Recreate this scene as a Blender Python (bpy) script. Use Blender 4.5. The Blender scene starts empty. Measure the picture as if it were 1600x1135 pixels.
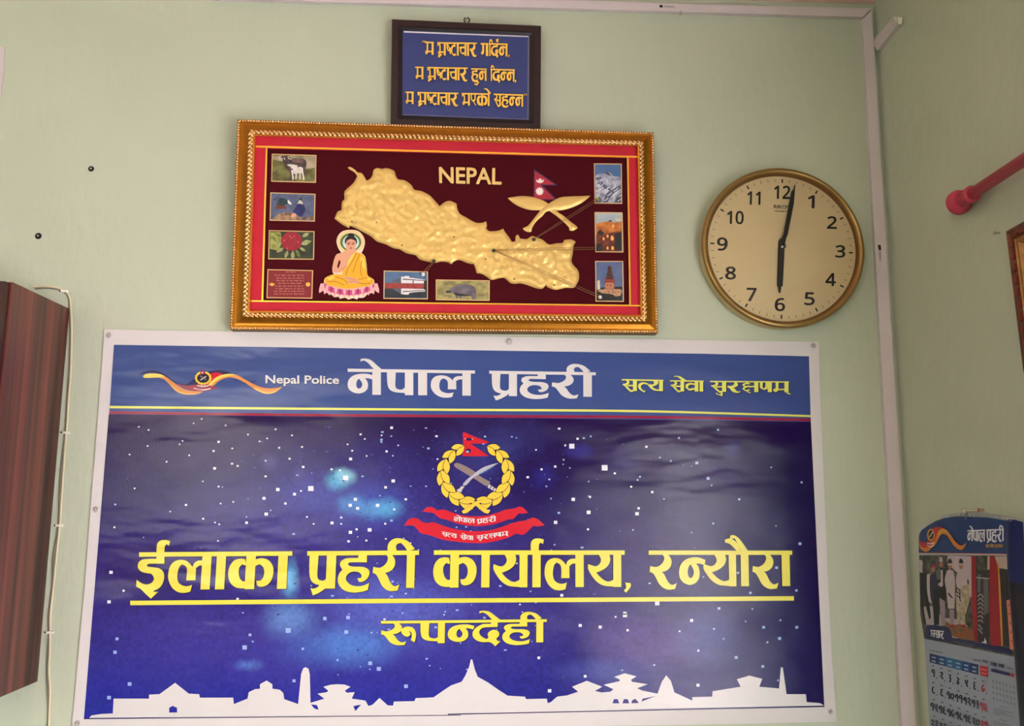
import bpy, math, random
from mathutils import Vector, Matrix
from mathutils.geometry import tessellate_polygon, delaunay_2d_cdt

# ------------------------------------------------------------------ camera
F = 1350.0
CAM = Vector((0.0, -1.7, 1.6))
Yc = Vector((-65, 210, F)).normalized()
Zc = Vector((48, -8700, F)).normalized()
Zc = (Zc - Zc.dot(Yc) * Yc).normalized()
Xc = Yc.cross(Zc)
scn = bpy.context.scene
cd = bpy.data.cameras.new('camera')
cam = bpy.data.objects.new('camera', cd)
scn.collection.objects.link(cam)
right = Vector((Xc[0], Yc[0], Zc[0])); down = Vector((Xc[1], Yc[1], Zc[1])); fwd = Vector((Xc[2], Yc[2], Zc[2]))
M = Matrix.Identity(4)
for i in range(3):
    M[i][0] = right[i]; M[i][1] = -down[i]; M[i][2] = -fwd[i]; M[i][3] = CAM[i]
cam.matrix_world = M
cd.sensor_width = 36.0; cd.lens = 36.0 * F / 1600.0; cd.clip_start = 0.02
scn.camera = cam

# ------------------------------------------------------------------ world, lights, exposure
wd = bpy.data.worlds.new('world'); scn.world = wd; wd.use_nodes = True
bgn = wd.node_tree.nodes['Background']
bgn.inputs[0].default_value = (0.85, 0.92, 1.0, 1); bgn.inputs[1].default_value = 1.0
scn.view_settings.view_transform = 'Standard'; scn.view_settings.look = 'None'
scn.view_settings.gamma = 1.0; scn.view_settings.use_curve_mapping = False
scn.view_settings.exposure = 0.0
def area(name, loc, rot, sx, sy, power, col):
    l = bpy.data.lights.new(name, 'AREA'); l.shape = 'RECTANGLE'; l.size = sx; l.size_y = sy
    l.energy = power; l.color = col
    o = bpy.data.objects.new(name, l); o.location = loc; o.rotation_euler = rot
    scn.collection.objects.link(o); return o
# daylight through the window of the right wall (outside the opening, facing in)
WIN = (-2.85, -1.02, 0.45, 1.98)   # y0, y1, z0, z1 of the opening
area('window_daylight', (1.02, -1.94, 1.06), (0, math.radians(76), 0), 1.5, 1.78, 200, (0.66, 0.90, 1.0))
# added warm fill lamp outside the same window, aimed up to brighten the ceiling
gg = area('ceiling_fill', (1.30, -1.9, 0.42), (0, math.radians(145), 0), 0.8, 1.8, 30, (1.0, 0.86, 0.76)); gg.data.spread = math.radians(95)
# a high window in the wall behind the camera on the left
area('rear_window_daylight', (-1.6, -3.98, 1.75), (math.radians(90), 0, 0), 1.15, 1.05, 26, (1.0, 0.92, 0.80))

# ------------------------------------------------------------------ helpers
def lin(c):
    c = c / 255.0
    return c / 12.92 if c <= 0.04045 else ((c + 0.055) / 1.055) ** 2.4
def rgb(*c):
    return (lin(c[0]), lin(c[1]), lin(c[2]), 1.0)
MATS = {}
def mat(name, col, rough=0.5, metal=0.0, spec=0.5, mottle=0.0, mscale=40.0, bump=0.0, bscale=60.0, coat=0.0,
        stretch=(1, 1, 1), col2=None, banner=False):
    """Procedural principled material: colour broken up by noise, fine relief by bump."""
    if name in MATS: return MATS[name]
    m = bpy.data.materials.new(name); m.use_nodes = True; MATS[name] = m
    nt = m.node_tree; N = nt.nodes; L = nt.links
    p = N['Principled BSDF']
    p.inputs['Roughness'].default_value = rough; p.inputs['Metallic'].default_value = metal
    p.inputs['Specular IOR Level'].default_value = spec; p.inputs['Coat Weight'].default_value = coat
    p.inputs['Coat Roughness'].default_value = 0.15
    geo = N.new('ShaderNodeNewGeometry'); mp = N.new('ShaderNodeMapping')
    mp.inputs['Scale'].default_value = stretch
    L.new(geo.outputs['Position'], mp.inputs['Vector'])
    c1 = rgb(*col); c2 = rgb(*col2) if col2 else tuple(min(1, x * (1 - mottle)) for x in c1[:3]) + (1,)
    if mottle > 0 or col2:
        n = N.new('ShaderNodeTexNoise'); n.inputs['Scale'].default_value = mscale; n.inputs['Detail'].default_value = 5
        L.new(mp.outputs[0], n.inputs['Vector'])
        r = N.new('ShaderNodeValToRGB'); r.color_ramp.elements[0].position = 0.35; r.color_ramp.elements[1].position = 0.65
        r.color_ramp.elements[0].color = c2; r.color_ramp.elements[1].color = c1
        L.new(n.outputs[0], r.inputs[0]); L.new(r.outputs[0], p.inputs['Base Color'])
    else:
        p.inputs['Base Color'].default_value = c1
    if bump > 0:
        n = N.new('ShaderNodeTexNoise'); n.inputs['Scale'].default_value = bscale; n.inputs['Detail'].default_value = 4
        L.new(mp.outputs[0], n.inputs['Vector'])
        b = N.new('ShaderNodeBump'); b.inputs['Strength'].default_value = bump; b.inputs['Distance'].default_value = 0.004
        L.new(n.outputs[0], b.inputs['Height']); L.new(b.outputs[0], p.inputs['Normal'])
    if banner: banner_bump(m)
    return m
def banner_bump(m):
    """Vinyl weave striations plus soft cockles of the hanging sheet, shared by sheet and inks."""
    nt = m.node_tree; N = nt.nodes; L = nt.links; p = N['Principled BSDF']
    geo = N.new('ShaderNodeNewGeometry')
    w = N.new('ShaderNodeTexWave'); w.wave_type = 'BANDS'; w.bands_direction = 'X'
    w.inputs['Scale'].default_value = 95; w.inputs['Distortion'].default_value = 0.6; w.inputs['Detail'].default_value = 1
    L.new(geo.outputs['Position'], w.inputs['Vector'])
    b = N.new('ShaderNodeBump'); b.inputs['Strength'].default_value = 0.07; b.inputs['Distance'].default_value = 0.0010
    L.new(w.outputs[0], b.inputs['Height'])
    mp = N.new('ShaderNodeMapping'); mp.inputs['Rotation'].default_value = (0, math.radians(35), 0)
    mp.inputs['Scale'].default_value = (1.3, 1, 4.0)
    L.new(geo.outputs['Position'], mp.inputs['Vector'])
    n = N.new('ShaderNodeTexNoise'); n.inputs['Scale'].default_value = 2.6; n.inputs['Detail'].default_value = 3
    n.inputs['Roughness'].default_value = 0.45
    L.new(mp.outputs[0], n.inputs['Vector'])
    b2 = N.new('ShaderNodeBump'); b2.inputs['Strength'].default_value = 0.5; b2.inputs['Distance'].default_value = 0.012
    L.new(n.outputs[0], b2.inputs['Height']); L.new(b.outputs[0], b2.inputs['Normal'])
    L.new(b2.outputs[0], p.inputs['Normal'])

def ray(px, py):
    c = Vector(((px - 800.0) / F, (py - 567.5) / F, 1.0))
    return Vector((c.dot(Xc), c.dot(Yc), c.dot(Zc)))
def project(P):
    d = Vector(P) - CAM; r, u, f = d.dot(right), d.dot(down), d.dot(fwd)
    return 800 + F * r / f, 567.5 + F * u / f
class Plane:
    def __init__(s, o, n): s.o = Vector(o); s.n = Vector(n).normalized()
    def P(s, px, py, w=0.0):
        d = ray(px, py); o = s.o + s.n * w
        return CAM + d * ((o - CAM).dot(s.n) / d.dot(s.n))
BACK = Plane((0, 0, 0), (0, -1, 0))
XR = BACK.P(1402, 640).x + 0.004           # right wall
RIGHT = Plane((XR, 0, 0), (-1, 0, 0))

COL = scn.collection
def empty(name, loc, label, cat, group=None):
    o = bpy.data.objects.new(name, None); o.location = loc; o.empty_display_size = 0.03
    o['label'] = label; o['category'] = cat
    if group: o['group'] = group
    COL.objects.link(o); return o
def tag(o, label=None, cat=None, group=None, kind=None):
    if label: o['label'] = label
    if cat: o['category'] = cat
    if group: o['group'] = group
    if kind: o['kind'] = kind
    return o
def worldloc(o):
    v = Vector((0, 0, 0))
    while o is not None:
        v += Vector(o.location); o = o.parent
    return v

def area2(pts):
    return 0.5 * sum(pts[i][0] * pts[(i + 1) % len(pts)][1] - pts[(i + 1) % len(pts)][0] * pts[i][1] for i in range(len(pts)))
def smooth(pts, n=4, lim=52, closed=True):
    """Round an outline: corners sharper than lim degrees stay sharp, the rest follow a Catmull-Rom curve."""
    k = len(pts)
    if k < 4: return list(pts)
    P = [Vector((p[0], p[1])) for p in pts]
    sharp = []
    for i in range(k):
        if not closed and i in (0, k - 1): sharp.append(True); continue
        a = P[i] - P[i - 1]; b = P[(i + 1) % k] - P[i]
        if a.length < 1e-9 or b.length < 1e-9: sharp.append(True); continue
        ang = math.degrees(a.angle(b)); sharp.append(ang > lim)
    out = []
    rng = range(k) if closed else range(k - 1)
    for i in rng:
        p1 = P[i]; p2 = P[(i + 1) % k]
        if sharp[i] and sharp[(i + 1) % k]:
            out.append(p1); continue
        p0 = P[i - 1] if not sharp[i] else p1 * 2 - p2 if False else p1
        p3 = P[(i + 2) % k] if not sharp[(i + 1) % k] else p2
        L = (p2 - p1).length
        t1 = (p2 - p0) * 0.5; t2 = (p3 - p1) * 0.5
        if t1.length > L: t1 *= L / t1.length
        if t2.length > L: t2 *= L / t2.length
        for j in range(n):
            t = j / n; t_2 = t * t; t3 = t_2 * t
            out.append((2 * t3 - 3 * t_2 + 1) * p1 + (t3 - 2 * t_2 + t) * t1 + (-2 * t3 + 3 * t_2) * p2 + (t3 - t_2) * t2)
    if not closed: out.append(P[-1])
    return [(v.x, v.y) for v in out]
def stroke(pts, w0, w1=None, n=4, nib=None, lim=60):
    """Outline of a drawn stroke of width w0 (tapering to w1); nib = angle of a broad pen in degrees."""
    w1 = w0 if w1 is None else w1
    q = smooth(pts, n, lim, closed=False) if len(pts) > 2 else list(pts)
    P = [Vector(p) for p in q]; Ls, Rs = [], []
    for i, p in enumerate(P):
        d = (P[min(i + 1, len(P) - 1)] - P[max(i - 1, 0)])
        if d.length < 1e-9: continue
        d.normalize(); f = i / max(1, len(P) - 1); w = w0 + (w1 - w0) * f
        if nib is not None:
            a = math.radians(nib); w *= 0.5 + 0.5 * abs(d.x * math.sin(a) - d.y * math.cos(a))
        nrm = Vector((-d.y, d.x)) * (w / 2)
        Ls.append(tuple(p + nrm)); Rs.append(tuple(p - nrm))
    return Ls + Rs[::-1]

class MB:
    """Collects faces for ONE mesh object."""
    def __init__(s): s.v = []; s.f = []; s.mi = []; s.mats = []; s.sm = []; s.step = 0.0; s.inc = 0.00002
    def m(s, mt):
        if mt not in s.mats: s.mats.append(mt)
        return s.mats.index(mt)
    def add(s, vs, fs, mt, sm=False):
        b = len(s.v); s.v += [Vector(v) for v in vs]; i = s.m(mt)
        for f in fs: s.f.append([x + b for x in f]); s.mi.append(i); s.sm.append(sm)
    def flat(s, pl, pts, mt, w, holes=()):
        """A flat patch of ink: outline (photo pixels carried onto plane pl), w metres proud of it."""
        loops = [[pl.P(p[0], p[1], w) for p in pts]] + [[pl.P(p[0], p[1], w) for p in h] for h in holes]
        allv = [v for l in loops for v in l]
        try: tri = tessellate_polygon(loops)
        except Exception: return
        # orient towards the room
        fs = []
        for t in tri:
            a, b, c = (allv[i] for i in t)
            nn = (b - a).cross(c - a)
            fs.append(tuple(t) if nn.dot(pl.n) > 0 else (t[0], t[2], t[1]))
        s.add(allv, fs, mt)
    def ink(s, pl, pts, mt, w, holes=(), sm=True, lim=52):
        s.step += s.inc
        s.flat(pl, smooth(pts, 4, lim) if sm else pts, mt, w + s.step, [smooth(h, 4, lim) for h in holes])
    def slab(s, pl, pts, mt, w0, w1, side=None):
        """Outline at height w1 with side walls straight down to w0."""
        s.flat(pl, pts, mt, w1)
        top = [pl.P(p[0], p[1], w1) for p in pts]; bot = [v - pl.n * (w1 - w0) for v in top]
        k = len(top)
        s.add(top + bot, [(i, (i + 1) % k, k + (i + 1) % k, k + i) for i in range(k)], side or mt)
        s.add(bot, [tuple(range(k))] if k == 4 else [], side or mt)
    def box(s, lo, hi, mt):
        x0, y0, z0 = lo; x1, y1, z1 = hi
        vs = [(x, y, z) for x in (x0, x1) for y in (y0, y1) for z in (z0, z1)]
        s.add(vs, [(0, 1, 3, 2), (4, 6, 7, 5), (0, 4, 5, 1), (2, 3, 7, 6), (0, 2, 6, 4), (1, 5, 7, 3)], mt)
    def ball(s, c, r, mt, nu=8, nv=5, sc=(1, 1, 1)):
        c = Vector(c); vs = [c + Vector((0, 0, r * sc[2]))]
        for j in range(1, nv):
            a = math.pi * j / nv
            for i in range(nu):
                b = 2 * math.pi * i / nu
                vs.append(c + Vector((r * sc[0] * math.sin(a) * math.cos(b), r * sc[1] * math.sin(a) * math.sin(b), r * sc[2] * math.cos(a))))
        vs.append(c - Vector((0, 0, r * sc[2])))
        fs = [(0, 1 + i, 1 + (i + 1) % nu) for i in range(nu)]
        for j in range(nv - 2):
            for i in range(nu):
                a = 1 + j * nu + i; b = 1 + j * nu + (i + 1) % nu
                fs.append((a, a + nu, b + nu, b))
        e = len(vs) - 1; o = 1 + (nv - 2) * nu
        fs += [(e, o + (i + 1) % nu, o + i) for i in range(nu)]
        s.add(vs, fs, mt, True)
    def tube(s, path, r, mt, k=8, cap=True, flatten=None):
        P = [Vector(p) for p in path]; rings = []; up = None
        rr = r if isinstance(r, (list, tuple)) else [r] * len(P)
        for i, p in enumerate(P):
            d = (P[min(i + 1, len(P) - 1)] - P[max(i - 1, 0)]).normalized()
            if up is None:
                up = Vector((0, 0, 1)) if abs(d.z) < 0.9 else Vector((1, 0, 0))
            a = d.cross(up).normalized(); up = a.cross(d).normalized()
            rings.append([p + (a * math.cos(2 * math.pi * j / k) + up * math.sin(2 * math.pi * j / k)) * rr[i] for j in range(k)])
        vs = [v for g in rings for v in g]; fs = []
        for i in range(len(P) - 1):
            for j in range(k):
                fs.append((i * k + j, i * k + (j + 1) % k, (i + 1) * k + (j + 1) % k, (i + 1) * k + j))
        if cap: fs += [tuple(range(k))[::-1], tuple((len(P) - 1) * k + j for j in range(k))]
        s.add(vs, fs, mt, True)
    def lathe(s, c, ax, prof, mt, k=48, e1=None):
        """Revolve (radius, height) pairs about axis ax through c."""
        c = Vector(c); ax = Vector(ax).normalized()
        e1 = Vector(e1) if e1 else (Vector((0, 0, 1)) if abs(ax.z) < .9 else Vector((1, 0, 0)))
        e1 = (e1 - ax * e1.dot(ax)).normalized(); e2 = ax.cross(e1)
        vs = [c + ax * h + (e1 * math.cos(2 * math.pi * j / k) + e2 * math.sin(2 * math.pi * j / k)) * r for r, h in prof for j in range(k)]
        fs = [(i * k + j, i * k + (j + 1) % k, (i + 1) * k + (j + 1) % k, (i + 1) * k + j) for i in range(len(prof) - 1) for j in range(k)]
        s.add(vs, fs, mt, True)
    def build(s, name, parent=None, loc=None, **t):
        if parent is not None: base = worldloc(parent)
        else:
            base = Vector(loc) if loc is not None else sum(s.v, Vector((0, 0, 0))) / max(1, len(s.v))
        me = bpy.data.meshes.new(name)
        me.from_pydata([tuple(v - base) for v in s.v], [], s.f)
        for m in s.mats: me.materials.append(m)
        me.polygons.foreach_set('material_index', s.mi)
        me.polygons.foreach_set('use_smooth', s.sm)
        me.update()
        o = bpy.data.objects.new(name, me)
        if parent is not None: o.parent = parent
        else: o.location = base
        COL.objects.link(o); tag(o, **t); return o

def relief(mb, pl, pts, mt, w0, h, step, edge, noise=0.0, seed=1, nscale=0.02):
    """Embossed metal shape: outline filled with a fine triangle net whose height swells from the edge."""
    from mathutils import noise as nz
    P = smooth(pts, 3); n = len(P)
    xs = [p[0] for p in P]; ys = [p[1] for p in P]
    def inside(x, y):
        c = False; j = n - 1
        for i in range(n):
            if (P[i][1] > y) != (P[j][1] > y) and x < (P[j][0] - P[i][0]) * (y - P[i][1]) / (P[j][1] - P[i][1]) + P[i][0]: c = not c
            j = i
        return c
    def dist(x, y):
        best = 1e9
        for i in range(n):
            ax, ay = P[i]; bx, by = P[(i + 1) % n]; dx, dy = bx - ax, by - ay
            t = max(0, min(1, ((x - ax) * dx + (y - ay) * dy) / (dx * dx + dy * dy + 1e-12)))
            d = (x - ax - t * dx) ** 2 + (y - ay - t * dy) ** 2
            if d < best: best = d
        return math.sqrt(best)
    V = [Vector(p) for p in P]; D = [0.0] * n
    y = min(ys)
    r = random.Random(seed)
    while y < max(ys):
        x = min(xs)
        while x < max(xs):
            xx = x + r.uniform(-.3, .3) * step; yy = y + r.uniform(-.3, .3) * step
            if inside(xx, yy):
                d = dist(xx, yy)
                if d > step * 0.45: V.append(Vector((xx, yy))); D.append(d)
            x += step
        y += step
    res = delaunay_2d_cdt(V, [(i, (i + 1) % n) for i in range(n)], [], 1, 1e-4)
    vo, fo, orig = res[0], res[2], res[3]
    out = []
    for i, v in enumerate(vo):
        o = orig[i][0] if orig[i] else -1
        d = D[o] if 0 <= o < len(D) else dist(v.x, v.y)
        hh = w0 + h * math.sqrt(min(1.0, d / edge))
        if noise and d > 1:
            f = min(1, d / (edge * 2))
            hh += noise * f * (nz.fractal(Vector((v.x * nscale, v.y * nscale, seed)), 0.9, 2.2, 4))
        out.append(pl.P(v.x, v.y, hh))
    fs = []
    for f in fo:
        a, b, c = (out[i] for i in f[:3])
        fs.append(tuple(f) if (b - a).cross(c - a).dot(pl.n) > 0 else tuple(f)[::-1])
    mb.add(out, fs, mt, True)
    rim = [pl.P(p[0], p[1], w0) for p in P]; bot = [v - pl.n * 0.002 for v in rim]
    mb.add(rim + bot, [(i, (i + 1) % n, n + (i + 1) % n, n + i) for i in range(n)], mt)

def T(ox, oy, s):
    return lambda pts: [(ox + x / s, oy + y / s) for x, y in pts]
def quadmap(q):
    """Bilinear map from the unit square (u right, v down) onto four pixel corners TL TR BR BL."""
    (ax, ay), (bx, by), (cx, cy), (dx, dy) = q
    return lambda u, v: ((ax * (1 - u) + bx * u) * (1 - v) + (dx * (1 - u) + cx * u) * v,
                         (ay * (1 - u) + by * u) * (1 - v) + (dy * (1 - u) + cy * u) * v)

# Latin text and figures: outlines of Blender's own built-in face
import os
def ui_face():
    # a plain face that ships inside Blender itself; the built-in one if it is absent
    for kind in ('LOCAL', 'SYSTEM'):
        p = os.path.join(bpy.utils.resource_path(kind) or '', 'datafiles', 'fonts', 'NotoSansDevanagari-Regular.woff2')
        if os.path.isfile(p):
            try: return bpy.data.fonts.load(p)
            except Exception: pass
    return None
FACE = ui_face()
def latin(mb, pl, txt, q, mt, w, bold=0.0, depth=0.0):
    cu = bpy.data.curves.new('t', 'FONT')
    cu.body = txt
    if FACE and txt.isdigit(): cu.font = FACE
    cu.size = 1.0; cu.resolution_u = 3
    o = bpy.data.objects.new('t', cu); COL.objects.link(o)
    me = bpy.data.meshes.new_from_object(o)
    bpy.data.objects.remove(o)
    xs = [v.co.x for v in me.vertices]; ys = [v.co.y for v in me.vertices]
    x0, x1, y0, y1 = min(xs), max(xs), min(ys), max(ys); Q = quadmap(q)
    vs = []; pxs = []
    for v in me.vertices:
        u = (v.co.x - x0) / (x1 - x0); t = 1 - (v.co.y - y0) / (y1 - y0)
        px = Q(u, t); pxs.append(px); vs.append(pl.P(px[0], px[1], w))
    fs = [tuple(p.vertices) for p in me.polygons]
    mb.add(vs, fs, mt)
    if bold > 0:                      # thicken by overprinting
        dx, dy = (Vector(Q(1, 0)) - Vector(Q(0, 0))) * (bold / (x1 - x0)), (Vector(Q(0, 1)) - Vector(Q(0, 0))) * (bold / (y1 - y0))
        for i, (a, c) in enumerate(((1, 0), (-1, 0), (0, 1), (0, -1), (.7, .7), (-.7, .7), (.7, -.7), (-.7, -.7))):
            sh = dx * a + dy * c; mb.add([pl.P(px[0] + sh.x, px[1] + sh.y, w + .00001 * (i + 1)) for px in pxs], fs, mt)
    if depth > 0:
        ec = {}
        for p in me.polygons:
            for e in p.edge_keys: ec[e] = ec.get(e, 0) + 1
        k = len(vs); vb = [v - pl.n * depth for v in vs]
        mb.add(vs + vb, [(a, b, b + k, a + k) for (a, b), c in ec.items() if c == 1], mt)
    bpy.data.meshes.remove(me)

# ------------------------------------------------------------------ Devanagari letterforms (unit: 0 = top of headline, 12 = its foot, 100 = baseline)
G = {}
def defg(name, outer, src=None, holes=(), stem=False):
    """src = (x0, ybarfoot, ybase, unshear): the outline was drawn at that scale."""
    def cv(p):
        if not src: return p
        x0, yb, ys, k = src; s = (ys - yb) / 88.0
        return ((p[0] - x0 + k * (p[1] - yb)) / s, 12 + (p[1] - yb) / s)
    polys = [([cv(p) for p in o], [[cv(p) for p in h] for h in (holes if i == 0 else ())]) for i, o in enumerate(outer)]
    mn = min(p[0] for o, _ in polys for p in o)
    polys = [([(x - mn, y) for x, y in o], [[(x - mn, y) for x, y in h] for h in hs]) for o, hs in polys]
    wd_ = max(p[0] for o, _ in polys for p in o)
    G[name] = (polys, wd_, stem)
A_ = lambda x0: (x0, 153, 350, 0.06)
defg('ii_body', [[(175,150),(175,165),(100,168),(72,185),(66,215),(85,240),(115,250),(145,255),(160,275),(160,292),(145,310),(118,318),(90,310),(60,290),(57,330),(85,345),(112,372),(145,403),(188,362),(165,362),(158,357),(190,342),(212,315),(222,275),(215,242),(190,222),(150,215),(125,212),(118,203),(130,195),(222,195),(222,150)]], A_(57))
defg('la', [[(383,322),(372,362),(345,369),(305,366),(270,342),(248,302),(243,262),(252,215),(275,185),(310,173),(345,178),(368,195),(384,216),(395,192),(420,178),(450,178),(446,207),(425,208),(405,222),(402,295),(348,295),(352,235),(345,212),(325,200),(310,212),(300,240),(296,275),(302,305),(320,322),(345,330),(365,328)]], A_(243))
defg('ka_l', [[(705,205),(700,172),(672,168),(635,178),(608,210),(597,255),(606,305),(635,335),(670,345),(702,345),(702,302),(685,303),(668,285),(660,250),(665,220),(682,202),(698,208)]], A_(597))
defg('ka_r', [[(758,174),(800,166),(840,180),(863,215),(866,255),(852,300),(825,328),(790,337),(768,328),(765,300),(790,298),(808,275),(812,240),(803,215),(785,202),(756,214)]], A_(756))
defg('pa', [[(1080,150),(1077,230),(1080,280),(1095,310),(1125,326),(1186,332),(1187,282),(1172,300),(1152,302),(1132,292),(1127,265),(1137,150)]], A_(1077))
defg('rakar', [[(1082,345),(1096,390),(1130,376),(1172,348),(1192,328),(1140,322),(1126,340),(1100,350)]], A_(1077))
defg('ha', [[(1372,150),(1370,168),(1300,170),(1268,188),(1262,212),(1275,238),(1258,258),(1247,295),(1255,332),(1285,362),(1335,375),(1390,370),(1422,360),(1432,318),(1400,332),(1365,338),(1325,330),(1300,308),(1295,285),(1310,262),(1338,250),(1372,254),(1389,272),(1384,288),(1362,290),(1372,312),(1395,310),(1422,290),(1435,258),(1425,235),(1395,222),(1340,220),(1318,215),(1308,205),(1320,195),(1420,195),(1422,150)]], A_(1247))
defg('ra', [[(335,165),(350,185),(345,215),(325,240),(295,255),(254,248),(252,290),(275,300),(295,330),(320,375),(350,403),(385,416),(432,412),(443,370),(415,382),(395,375),(375,350),(355,310),(338,290),(370,280),(395,255),(403,222),(395,190),(372,165)]], (252, 168, 395, -.035))
defg('ya', [[(1340,147),(1355,180),(1345,208),(1320,222),(1275,208),(1275,240),(1300,285),(1330,320),(1370,343),(1436,350),(1436,303),(1405,318),(1375,310),(1345,285),(1325,262),(1370,242),(1400,215),(1412,180),(1405,147)]], (1275, 150, 352, 0))
defg('na_half', [[(648,205),(600,187),(550,187),(502,203),(470,240),(460,290),(470,338),(500,370),(540,383),(580,370),(605,335),(608,290),(598,252),(582,233),(605,230),(642,243)]], (460, 168, 395, -.035),
     holes=[[(550,250),(562,272),(566,300),(556,328),(540,335),(527,318),(523,280),(530,250),(543,236)]])
defg('uu', [[(297,245),(300,222),(330,205),(365,205),(395,220),(412,255),(410,295),(402,322),(372,305),(380,275),(375,245),(355,238),(370,255),(365,270),(345,280),(318,270)]], (297, 180, 330, 0))
defg('da', [[(1018,177),(1016,189),(950,192),(900,215),(872,250),(875,285),(905,312),(950,325),(1005,325),(1030,335),(1055,357),(1096,320),(1070,315),(1062,300),(1085,275),(1080,250),(1060,237),(1030,235),(1002,250),(992,270),(1000,290),(985,303),(955,290),(930,268),(925,243),(945,222),(975,215),(1072,213),(1072,177)]], (872, 180, 330, 0))
def defstrokes(name, strokes, stem=False):
    polys = []
    for s_ in strokes:
        pts, w = s_[0], s_[1]
        polys.append(stroke(pts, w, nib=s_[2] if len(s_) > 2 else 40))
    G[name] = ([(p, []) for p in polys], max(x for p in polys for x, _ in p), stem)
defstrokes('sa', [([(26,10),(36,22),(30,38),(14,46),(2,44)], 17), ([(6,46),(22,60),(36,82),(50,100),(64,98)], 19), ([(30,54),(66,54)], 13, 90)], True)
defstrokes('va', [([(60,34),(32,30),(12,44),(11,66),(26,84),(60,74)], 19)], True)
defstrokes('ta_half', [([(58,40),(30,32),(10,50),(12,78),(30,100),(42,104)], 19)], False)
defstrokes('ksha', [([(30,8),(30,22)], 13), ([(46,24),(20,24),(8,37),(20,49),(42,46)], 13), ([(42,48),(16,58),(9,74),(26,87),(44,78)], 13), ([(20,80),(34,97),(50,107)], 14), ([(42,52),(72,48)], 13, 90)], True)
defstrokes('nna', [([(10,8),(9,44),(12,64),(24,72),(36,64),(40,44),(40,8)], 18)], True)
defstrokes('ma', [([(22,8),(22,76)], 18), ([(22,70),(10,74),(6,86),(14,94),(22,86),(18,78)], 13), ([(16,76),(66,74)], 13, 90)], True)
defstrokes('bha', [([(4,28),(8,14),(20,14),(26,30),(26,76)], 16), ([(26,70),(14,74),(10,86),(18,94),(26,86),(22,78)], 13), ([(20,76),(68,74)], 13, 90)], True)
defstrokes('ssa_half', [([(9,8),(9,44),(18,62),(40,62)], 17), ([(14,18),(42,68)], 11, 130), ([(40,40),(40,90)], 14)], False)
defstrokes('tta', [([(36,8),(36,26)], 15), ([(48,28),(22,28),(8,46),(8,74),(26,96),(52,90)], 18)], False)
defstrokes('ca', [([(0,40),(52,36)], 14, 90), ([(12,40),(14,66),(30,82),(54,80)], 18)], True)
defstrokes('ga', [([(18,8),(18,58),(14,78),(6,86)], 18), ([(18,66),(6,70),(4,82)], 10)], True)
defstrokes('e_letter', [([(10,8),(10,44),(20,60),(40,58),(50,46)], 16), ([(50,8),(50,48)], 16), ([(30,62),(44,80),(58,98)], 13)], False)
defstrokes('a_letter', [([(4,30),(20,20),(32,32),(22,46),(8,48)], 13), ([(20,47),(38,60),(30,86),(10,88),(2,74)], 13), ([(32,56),(70,52)], 12, 90)], True)
G['e_matra'] = ([(([(-40,-28),(-39,-38),(-22,-40),(-2,-35),(15,-21),(38,0),(14,4),(2,-8),(-10,-22),(-26,-32)]), [])], 0, False)
G['au_matra'] = ([(([(-42,-22),(-43,-30),(-31,-34),(-17,-29),(-6,-18),(2,2),(-10,0),(-24,-14),(-33,-20)]), []),
                  (([(-28,-32),(-28,-42),(-17,-43),(-4,-35),(8,-20),(23,2),(3,2),(-6,-18),(-15,-34)]), [])], 0, False)
G['reph'] = ([(([(-3,4),(-4,-12),(-2,-24),(6,-31),(20,-32),(31,-29),(29,-17),(22,-21),(18,-15),(18,4)]), [])], 0, False)
G['ii_hook'] = ([(([(-50,2),(-51,-12),(-45,-24),(-32,-32),(-14,-32),(4,-25),(16,-13),(24,-4),(12,0),(4,2),(-4,-10),(-14,-20),(-24,-18),(-28,-10),(-25,2)]), [])], 0, False)
G['i_hook'] = ([(([(-2,4),(0,-14),(10,-28),(26,-32),(44,-26),(58,-8),(60,4),(48,4),(42,-8),(28,-16),(16,-10),(14,4)]), [])], 0, False)
G['u_matra'] = ([(stroke([(-18,100),(-4,106),(0,118),(-10,128),(-24,122),(-32,110)], 12, nib=40), []), (stroke([(-10,126),(2,136)], 9), [])], 0, False)
G['halant'] = ([(stroke([(-6,104),(14,118)], 10), [])], 0, False)
G['comma'] = ([(([(2,88),(16,90),(16,100),(4,116),(-2,110),(4,102)]), [])], 16, False)
G['ga'] = (G['ga'][0], G['ga'][1] + 16, True)
ASTEM = 23
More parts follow.
